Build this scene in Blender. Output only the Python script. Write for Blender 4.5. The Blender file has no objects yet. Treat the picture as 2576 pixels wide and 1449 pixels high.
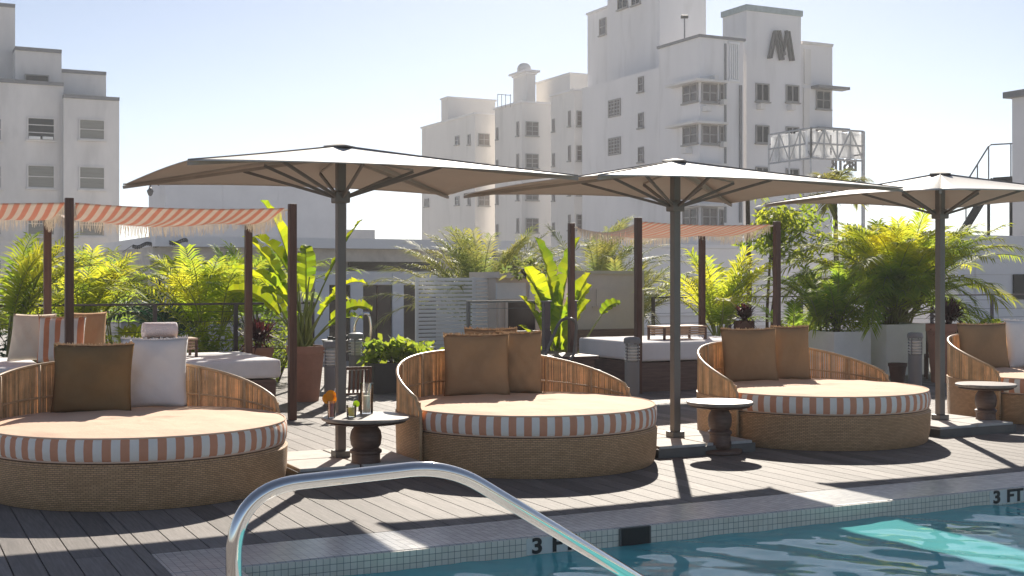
import bpy, bmesh, math, random
from mathutils import Vector, Matrix
R = math.radians
random.seed(7)
sc = bpy.context.scene
col = sc.collection

# ------------------------------------------------------------ camera
FPX, EYE = 3200.0, 1.6            # focal length in photo pixels (2576 wide), eye height
cam = bpy.data.cameras.new('camera')
cam.lens = 36 * FPX / 2576
cam.shift_y = -0.0095
cam.clip_end = 3000
camo = bpy.data.objects.new('camera', cam)
camo.location = (0, 0, EYE)
camo.rotation_euler = (R(90), 0, 0)
col.objects.link(camo)
sc.camera = camo
# ------------------------------------------------------------ sky, sun, exposure
SUN_DIR = Vector((-0.10, -1.0, -1 / 1.72)).normalized()    # the way the light travels
SUN_EL = math.asin(-SUN_DIR.z)
SUN_AZ = math.atan2(-SUN_DIR.x, -SUN_DIR.y)
w = bpy.data.worlds.new('World')
sc.world = w
w.use_nodes = True
nt = w.node_tree
sky = nt.nodes.new('ShaderNodeTexSky')
sky.sky_type = 'NISHITA'
sky.sun_disc = False
sky.sun_elevation = SUN_EL
sky.sun_rotation = SUN_AZ
sky.air_density = 0.6
sky.dust_density = 0.25
sky.ozone_density = 1.0
bg = nt.nodes['Background']
hs = nt.nodes.new('ShaderNodeHueSaturation'); hs.inputs['Saturation'].default_value = 0.88
nt.links.new(sky.outputs[0], hs.inputs['Color'])
nt.links.new(hs.outputs[0], bg.inputs[0])
bg.inputs[1].default_value = 0.0535
sun = bpy.data.lights.new('sun', 'SUN')
sun.energy = 4.3
sun.angle = R(0.5)
sun.color = (1.0, 0.92, 0.80)
suno = bpy.data.objects.new('sun', sun)
suno.rotation_euler = SUN_DIR.to_track_quat('-Z', 'Y').to_euler()
suno.location = (0, 30, 30)
col.objects.link(suno)
sc.view_settings.view_transform = 'Standard'
sc.view_settings.look = 'None'
sc.view_settings.gamma = 1
sc.view_settings.exposure = 1.05
sc.cycles.use_denoising = True
sc.cycles.caustics_reflective = False
sc.cycles.caustics_refractive = True
sc.cycles.transparent_max_bounces = 12
sc.cycles.max_bounces = 8

# ------------------------------------------------------------ measuring helpers
PHI = R(26.5)
U = (math.cos(PHI), math.sin(PHI))       # along the pool edge
V = (-math.sin(PHI), math.cos(PHI))      # away from the pool
def P(x, y, Z): return Vector(((x - 1288) * Z / FPX, Z, EYE - (y - 700) * Z / FPX))
def G(x, y, h=0.0):
    Z = FPX * (EYE - h) / (y - 700)
    return Vector(((x - 1288) * Z / FPX, Z, h))
def hgt(y, Z): return EYE - (y - 700) * Z / FPX
def uv(p): return (p[0] * U[0] + p[1] * U[1], p[0] * V[0] + p[1] * V[1])
def xy(u, v, z=0.0): return Vector((u * U[0] + v * V[0], u * U[1] + v * V[1], z))
def along(px, p, d):
    k = (px - 1288) / FPX
    s = (k * p[1] - p[0]) / (d[0] - k * d[1])
    return s, (p[0] + d[0] * s, p[1] + d[1] * s)

# ------------------------------------------------------------ mesh builder
class MB:
    def __init__(s): s.v = []; s.f = []; s.m = []
    def add(s, vs, fs, mi=0):
        b = len(s.v)
        s.v += [Vector(q) for q in vs]
        for f in fs:
            s.f.append([b + i for i in f]); s.m.append(mi)
    def hexa(s, lo, hi, mi=0):           # two rings of four points, both counter-clockwise from above
        s.add(list(lo) + list(hi), [(3, 2, 1, 0), (4, 5, 6, 7), (0, 1, 5, 4), (1, 2, 6, 5), (2, 3, 7, 6), (3, 0, 4, 7)], mi)
    def box(s, c, d, rz=0.0, mi=0):
        ca, sa = math.cos(rz), math.sin(rz)
        q = [(-1, -1), (1, -1), (1, 1), (-1, 1)]
        f = lambda z: [(c[0] + (a * d[0] * ca - b * d[1] * sa) / 2, c[1] + (a * d[0] * sa + b * d[1] * ca) / 2, z) for a, b in q]
        s.hexa(f(c[2] - d[2] / 2), f(c[2] + d[2] / 2), mi)
    def bar(s, a, b, w, h, mi=0, up=(0, 0, 1)):   # a straight bar of rectangular section between two points
        a, b = Vector(a), Vector(b)
        t = (b - a).normalized(); up = Vector(up)
        if abs(t.dot(up)) > 0.98: up = Vector((0, 1, 0))
        sd = t.cross(up).normalized() * w / 2; n = sd.cross(t).normalized() * h / 2
        A = [a - sd - n, a + sd - n, a + sd + n, a - sd + n]
        B = [b - sd - n, b + sd - n, b + sd + n, b - sd + n]
        s.add(A + B, [(3, 2, 1, 0), (4, 5, 6, 7), (0, 1, 5, 4), (1, 2, 6, 5), (2, 3, 7, 6), (3, 0, 4, 7)], mi)
    def tube(s, pts, r, n=8, mi=0, cap=True):
        pts = [Vector(p) for p in pts]; m = len(pts)
        rs = r if isinstance(r, (list, tuple)) else [r] * m
        prev = None; rings = []
        for i, p in enumerate(pts):
            t = (pts[min(i + 1, m - 1)] - pts[max(i - 1, 0)]).normalized()
            if prev is None:
                a = Vector((0, 0, 1)) if abs(t.z) < 0.9 else Vector((1, 0, 0))
                prev = t.cross(a).normalized()
            x = (prev - t * prev.dot(t)).normalized(); prev = x; y = t.cross(x)
            rings.append([p + (x * math.cos(2 * math.pi * k / n) + y * math.sin(2 * math.pi * k / n)) * rs[i] for k in range(n)])
        fs = []
        for i in range(m - 1):
            for k in range(n):
                fs.append((i * n + k, i * n + (k + 1) % n, (i + 1) * n + (k + 1) % n, (i + 1) * n + k))
        if cap: fs += [tuple(range(n - 1, -1, -1)), tuple((m - 1) * n + k for k in range(n))]
        s.add([q for rg in rings for q in rg], fs, mi)
    def lathe(s, prof, c=(0, 0, 0), n=32, mi=0, sx=1.0, sy=1.0):
        m = len(prof); vs = []; fs = []
        for r, z in prof:
            for k in range(n):
                a = 2 * math.pi * k / n
                vs.append((c[0] + r * math.cos(a) * sx, c[1] + r * math.sin(a) * sy, c[2] + z))
        for i in range(m - 1):
            for k in range(n):
                fs.append((i * n + k, i * n + (k + 1) % n, (i + 1) * n + (k + 1) % n, (i + 1) * n + k))
        if prof[0][0] > 1e-4: fs.append(tuple(range(n - 1, -1, -1)))
        if prof[-1][0] > 1e-4: fs.append(tuple((m - 1) * n + k for k in range(n)))
        s.add(vs, fs, mi)
    def build(s, name, mats, parent=None, smooth=False, off=None, bevel=0.0, solid=0.0, sub=0, angle=None):
        me = bpy.data.meshes.new(name)
        if off is not None: s.v = [q - Vector(off) for q in s.v]
        me.from_pydata([tuple(q) for q in s.v], [], s.f)
        if not isinstance(mats, (list, tuple)): mats = [mats]
        for m_ in mats: me.materials.append(m_)
        me.polygons.foreach_set('material_index', s.m)
        if smooth: me.polygons.foreach_set('use_smooth', [True] * len(me.polygons))
        me.update()
        o = bpy.data.objects.new(name, me)
        if smooth and angle: 
            try: me.set_sharp_from_angle(angle=R(angle))
            except Exception: pass
        col.objects.link(o)
        if parent is not None: o.parent = parent
        if solid:
            md = o.modifiers.new('thickness', 'SOLIDIFY'); md.thickness = solid; md.offset = 0
        if bevel:
            md = o.modifiers.new('edges', 'BEVEL'); md.width = bevel; md.segments = 2; md.limit_method = 'ANGLE'
        if sub:
            md = o.modifiers.new('smoothing', 'SUBSURF'); md.levels = sub; md.render_levels = sub
        return o

def tag(o, label=None, cat=None, group=None, kind=None):
    if label: o['label'] = label
    if cat: o['category'] = cat
    if group: o['group'] = group
    if kind: o['kind'] = kind
    return o
def thing(name, label, cat, loc=(0, 0, 0), rz=0.0, group=None):
    o = bpy.data.objects.new(name, None); col.objects.link(o)
    o.empty_display_size = 0.2
    o.location = loc; o.rotation_euler = (0, 0, rz)
    return tag(o, label, cat, group)
def kids(o): return [c for c in bpy.data.objects if c.parent == o]
def copy_tree(o, parent=None):
    c = o.copy(); col.objects.link(c); c.parent = parent
    for ch in kids(o): copy_tree(ch, c)
    return c
def clone(o, loc, rz, label, scale=None):
    c = copy_tree(o); c.location = loc; c.rotation_euler = (0, 0, rz); c['label'] = label
    if scale: c.scale = (scale,) * 3
    return c

# ------------------------------------------------------------ materials
def nd(nt, t, **kw):
    n = nt.nodes.new(t)
    for k, v_ in kw.items(): setattr(n, k, v_)
    return n
def mix_col(nt, a, b, fac, mode='MIX'):
    n = nd(nt, 'ShaderNodeMix', data_type='RGBA', blend_type=mode)
    for i, s_ in ((0, fac), (6, a), (7, b)):
        if hasattr(s_, 'links') or hasattr(s_, 'is_linked'): nt.links.new(s_, n.inputs[i])
        elif i == 0: n.inputs[0].default_value = s_
        else: n.inputs[i].default_value = (*s_[:3], 1)
    return n.outputs[2]
def mth(nt, op, a, b=None, c=None):
    n = nd(nt, 'ShaderNodeMath', operation=op)
    for i, s_ in enumerate((a, b, c)):
        if s_ is None: continue
        if hasattr(s_, 'is_linked'): nt.links.new(s_, n.inputs[i])
        else: n.inputs[i].default_value = s_
    return n.outputs[0]
def base(name):
    m = bpy.data.materials.new(name); m.use_nodes = True
    return m, m.node_tree, m.node_tree.nodes['Principled BSDF']
def ramp(nt, src, lo, hi):
    n = nd(nt, 'ShaderNodeMapRange'); nt.links.new(src, n.inputs[0])
    n.inputs[1].default_value = lo; n.inputs[2].default_value = hi
    return n.outputs[0]
def mat(name, c, rough=0.6, metal=0.0, var=0.12, vs=4.0, bump=0.0, bs=60.0, island=0.0, stain=None, stainc=None, spec=0.5, sscale=(1, 1, 1), trans=0.0, tcol=None):
    m, nt, b = base(name)
    tc = nd(nt, 'ShaderNodeTexCoord')
    mp = nd(nt, 'ShaderNodeMapping'); nt.links.new(tc.outputs['Object'], mp.inputs[0]); mp.inputs['Scale'].default_value = sscale
    n1 = nd(nt, 'ShaderNodeTexNoise'); nt.links.new(mp.outputs[0], n1.inputs[0])
    n1.inputs['Scale'].default_value = vs; n1.inputs['Detail'].default_value = 6; n1.inputs['Roughness'].default_value = 0.65
    lo = [max(0, q * (1 - var * 1.6)) for q in c]; hi = [min(1, q * (1 + var * 1.6)) for q in c]
    cc = mix_col(nt, lo, hi, ramp(nt, n1.outputs[0], 0.25, 0.75))
    if island:
        g = nd(nt, 'ShaderNodeNewGeometry')
        f = mth(nt, 'MULTIPLY_ADD', g.outputs['Random Per Island'], island * 2, 1 - island)
        cb = nd(nt, 'ShaderNodeCombineColor')
        for i in range(3): nt.links.new(f, cb.inputs[i])
        cc = mix_col(nt, cc, cb.outputs[0], 1.0, 'MULTIPLY')
    if stain:
        n3 = nd(nt, 'ShaderNodeTexNoise'); nt.links.new(mp.outputs[0], n3.inputs[0])
        n3.inputs['Scale'].default_value = stain; n3.inputs['Detail'].default_value = 5
        cc = mix_col(nt, cc, stainc, mth(nt, 'MULTIPLY', ramp(nt, n3.outputs[0], 0.55, 0.75), 0.6))
    nt.links.new(cc, b.inputs['Base Color'])
    b.inputs['Roughness'].default_value = rough; b.inputs['Metallic'].default_value = metal
    b.inputs['Specular IOR Level'].default_value = spec
    if bump:
        n2 = nd(nt, 'ShaderNodeTexNoise'); nt.links.new(mp.outputs[0], n2.inputs[0])
        n2.inputs['Scale'].default_value = bs; n2.inputs['Detail'].default_value = 4
        bp = nd(nt, 'ShaderNodeBump'); bp.inputs['Strength'].default_value = bump; bp.inputs['Distance'].default_value = 0.02
        nt.links.new(n2.outputs[0], bp.inputs['Height']); nt.links.new(bp.outputs[0], b.inputs['Normal'])
    if trans:
        tr = nd(nt, 'ShaderNodeBsdfTranslucent')
        if tcol: 
            t2 = mix_col(nt, cc, tcol, 0.75); nt.links.new(t2, tr.inputs[0])
        else: nt.links.new(cc, tr.inputs[0])
        mx = nd(nt, 'ShaderNodeMixShader'); mx.inputs[0].default_value = trans
        nt.links.new(b.outputs[0], mx.inputs[1]); nt.links.new(tr.outputs[0], mx.inputs[2])
        nt.links.new(mx.outputs[0], nt.nodes['Material Output'].inputs[0])
    return m

def stripes(name, c1, c2, count, axis='ANGLE', trans=0.0, width=0.5, rough=0.8):
    m, nt, b = base(name)
    tc = nd(nt, 'ShaderNodeTexCoord'); sp = nd(nt, 'ShaderNodeSeparateXYZ'); nt.links.new(tc.outputs['Object'], sp.inputs[0])
    if axis == 'ANGLE': t = mth(nt, 'MULTIPLY', mth(nt, 'ARCTAN2', sp.outputs[1], sp.outputs[0]), count / (2 * math.pi))
    else: t = mth(nt, 'MULTIPLY', sp.outputs['XYZ'.index(axis)], count)
    fr = mth(nt, 'FRACT', mth(nt, 'ADD', t, 100.0))
    st = mth(nt, 'GREATER_THAN', fr, width)
    no = nd(nt, 'ShaderNodeTexNoise'); nt.links.new(tc.outputs['Object'], no.inputs[0]); no.inputs['Scale'].default_value = 9
    cc = mix_col(nt, c1, c2, st)
    cc = mix_col(nt, cc, [q * 0.8 for q in (1, 1, 1)], mth(nt, 'MULTIPLY', no.outputs[0], 0.5), 'MULTIPLY')
    nt.links.new(cc, b.inputs['Base Color']); b.inputs['Roughness'].default_value = rough; b.inputs['Specular IOR Level'].default_value = 0.2
    n2 = nd(nt, 'ShaderNodeTexNoise'); nt.links.new(tc.outputs['Object'], n2.inputs[0]); n2.inputs['Scale'].default_value = 14
    bp = nd(nt, 'ShaderNodeBump'); bp.inputs['Strength'].default_value = 0.5; bp.inputs['Distance'].default_value = 0.02
    nt.links.new(n2.outputs[0], bp.inputs['Height']); nt.links.new(bp.outputs[0], b.inputs['Normal'])
    if trans:
        tr = nd(nt, 'ShaderNodeBsdfTranslucent'); nt.links.new(cc, tr.inputs[0])
        mx = nd(nt, 'ShaderNodeMixShader'); mx.inputs[0].default_value = trans
        nt.links.new(b.outputs[0], mx.inputs[1]); nt.links.new(tr.outputs[0], mx.inputs[2])
        nt.links.new(mx.outputs[0], nt.nodes['Material Output'].inputs[0])
    return m

def weave(name, c1, c2, mortar, rad, bw=0.038, bh=0.0135):
    m, nt, b = base(name)
    tc = nd(nt, 'ShaderNodeTexCoord'); sp = nd(nt, 'ShaderNodeSeparateXYZ'); nt.links.new(tc.outputs['Object'], sp.inputs[0])
    a = mth(nt, 'MULTIPLY', mth(nt, 'ARCTAN2', sp.outputs[1], sp.outputs[0]), rad)
    cb = nd(nt, 'ShaderNodeCombineXYZ'); nt.links.new(a, cb.inputs[0]); nt.links.new(sp.outputs[2], cb.inputs[1])
    br = nd(nt, 'ShaderNodeTexBrick'); nt.links.new(cb.outputs[0], br.inputs[0])
    br.inputs['Color1'].default_value = (*c1, 1); br.inputs['Color2'].default_value = (*c2, 1); br.inputs['Mortar'].default_value = (*mortar, 1)
    br.inputs['Scale'].default_value = 1; br.inputs['Brick Width'].default_value = bw; br.inputs['Row Height'].default_value = bh
    br.inputs['Mortar Size'].default_value = 0.002; br.inputs['Mortar Smooth'].default_value = 0.6
    no = nd(nt, 'ShaderNodeTexNoise'); nt.links.new(tc.outputs['Object'], no.inputs[0]); no.inputs['Scale'].default_value = 5
    cc = mix_col(nt, br.outputs[0], (0.75, 0.72, 0.68), mth(nt, 'MULTIPLY', no.outputs[0], 0.6), 'MULTIPLY')
    nt.links.new(cc, b.inputs['Base Color']); b.inputs['Roughness'].default_value = 0.55; b.inputs['Specular IOR Level'].default_value = 0.35
    bp = nd(nt, 'ShaderNodeBump'); bp.inputs['Strength'].default_value = 0.9; bp.inputs['Distance'].default_value = 0.008; bp.invert = True
    nt.links.new(br.outputs['Fac'], bp.inputs['Height']); nt.links.new(bp.outputs[0], b.inputs['Normal'])
    return m

def tiles(name, c1, c2, grout, s, mode='XY', rough=0.25, warp=False):
    m, nt, b = base(name)
    tc = nd(nt, 'ShaderNodeTexCoord'); sp = nd(nt, 'ShaderNodeSeparateXYZ'); nt.links.new(tc.outputs['Object'], sp.inputs[0])
    cb = nd(nt, 'ShaderNodeCombineXYZ')
    if mode == 'XY': nt.links.new(sp.outputs[0], cb.inputs[0]); nt.links.new(sp.outputs[1], cb.inputs[1])
    else:
        nt.links.new(mth(nt, 'ADD', sp.outputs[0], sp.outputs[1]), cb.inputs[0]); nt.links.new(sp.outputs[2], cb.inputs[1])
    br = nd(nt, 'ShaderNodeTexBrick'); br.offset = 0; nt.links.new(cb.outputs[0], br.inputs[0])
    br.inputs['Color1'].default_value = (*c1, 1); br.inputs['Color2'].default_value = (*c2, 1); br.inputs['Mortar'].default_value = (*grout, 1)
    br.inputs['Scale'].default_value = 1; br.inputs['Brick Width'].default_value = s; br.inputs['Row Height'].default_value = s
    br.inputs['Mortar Size'].default_value = s * 0.04
    no = nd(nt, 'ShaderNodeTexNoise'); nt.links.new(tc.outputs['Object'], no.inputs[0]); no.inputs['Scale'].default_value = 3; no.inputs['Detail'].default_value = 5
    cc = mix_col(nt, br.outputs[0], (0.72, 0.72, 0.72), mth(nt, 'MULTIPLY', no.outputs[0], 0.7), 'MULTIPLY')
    nt.links.new(cc, b.inputs['Base Color']); b.inputs['Roughness'].default_value = rough
    bp = nd(nt, 'ShaderNodeBump'); bp.inputs['Strength'].default_value = 0.4; bp.inputs['Distance'].default_value = 0.003; bp.invert = True
    nt.links.new(br.outputs['Fac'], bp.inputs['Height']); nt.links.new(bp.outputs[0], b.inputs['Normal'])
    return m

def leafmat(name, c, tc_, trans=0.45, rough=0.45):
    m, nt, b = base(name)
    g = nd(nt, 'ShaderNodeNewGeometry')
    no = nd(nt, 'ShaderNodeTexNoise'); no.inputs['Scale'].default_value = 2.2
    co = nd(nt, 'ShaderNodeTexCoord'); nt.links.new(co.outputs['Object'], no.inputs[0])
    f = mth(nt, 'MULTIPLY_ADD', g.outputs['Random Per Island'], 0.7, mth(nt, 'MULTIPLY_ADD', no.outputs[0], 1.2, -0.45))
    cc = mix_col(nt, [q * 0.6 for q in c], [q * 1.5 for q in c], f)
    nt.links.new(cc, b.inputs['Base Color']); b.inputs['Roughness'].default_value = 0.6; b.inputs['Specular IOR Level'].default_value = 0.18
    tr = nd(nt, 'ShaderNodeBsdfTranslucent')
    n5 = nd(nt, 'ShaderNodeTexNoise'); n5.inputs['Scale'].default_value = 1.3; nt.links.new(co.outputs['Object'], n5.inputs[0])
    f5 = mth(nt, 'MULTIPLY_ADD', g.outputs['Random Per Island'], 0.45, ramp(nt, n5.outputs[0], 0.38, 0.72))
    f5 = mth(nt, 'MINIMUM', f5, 1.0)
    t2 = mix_col(nt, [tc_[0] * .42, tc_[1] * .72, tc_[2]], [min(1, q * 1.25) for q in tc_], f5); nt.links.new(t2, tr.inputs[0])
    mx = nd(nt, 'ShaderNodeMixShader'); mx.inputs[0].default_value = trans
    nt.links.new(b.outputs[0], mx.inputs[1]); nt.links.new(tr.outputs[0], mx.inputs[2])
    nt.links.new(mx.outputs[0], nt.nodes['Material Output'].inputs[0])
    return m

def glassmat(name, c=(1, 1, 1), rough=0.0):
    m, nt, b = base(name)
    tr = nd(nt, 'ShaderNodeBsdfTransparent'); tr.inputs[0].default_value = (*c, 1)
    gl = nd(nt, 'ShaderNodeBsdfGlossy'); gl.inputs['Roughness'].default_value = rough
    fr = nd(nt, 'ShaderNodeFresnel'); fr.inputs[0].default_value = 1.5
    mx = nd(nt, 'ShaderNodeMixShader'); nt.links.new(mth(nt, 'MULTIPLY_ADD', fr.outputs[0], 1.2, 0.06), mx.inputs[0])
    nt.links.new(tr.outputs[0], mx.inputs[1]); nt.links.new(gl.outputs[0], mx.inputs[2])
    nt.links.new(mx.outputs[0], nt.nodes['Material Output'].inputs[0])
    return m

def watermat():
    m, nt, b = base('pool water')
    rf = nd(nt, 'ShaderNodeBsdfRefraction'); rf.inputs['Color'].default_value = (0.66, 0.96, 0.97, 1); rf.inputs['IOR'].default_value = 1.33; rf.inputs['Roughness'].default_value = 0
    gl = nd(nt, 'ShaderNodeBsdfGlossy'); gl.inputs['Roughness'].default_value = 0.0
    tr = nd(nt, 'ShaderNodeBsdfTransparent'); tr.inputs[0].default_value = (0.78, 0.99, 0.99, 1)
    m0 = nd(nt, 'ShaderNodeMixShader'); m0.inputs[0].default_value = 0.78; nt.links.new(rf.outputs[0], m0.inputs[1]); nt.links.new(tr.outputs[0], m0.inputs[2])
    df = nd(nt, 'ShaderNodeBsdfDiffuse'); df.inputs[0].default_value = (0.24, 0.90, 0.92, 1)
    m1 = nd(nt, 'ShaderNodeMixShader'); m1.inputs[0].default_value = 0.52; nt.links.new(m0.outputs[0], m1.inputs[1]); nt.links.new(df.outputs[0], m1.inputs[2])
    fr = nd(nt, 'ShaderNodeFresnel'); fr.inputs[0].default_value = 1.33
    mx = nd(nt, 'ShaderNodeMixShader'); nt.links.new(fr.outputs[0], mx.inputs[0])
    nt.links.new(m1.outputs[0], mx.inputs[1]); nt.links.new(gl.outputs[0], mx.inputs[2])
    nt.links.new(mx.outputs[0], nt.nodes['Material Output'].inputs[0])
    return m

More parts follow.
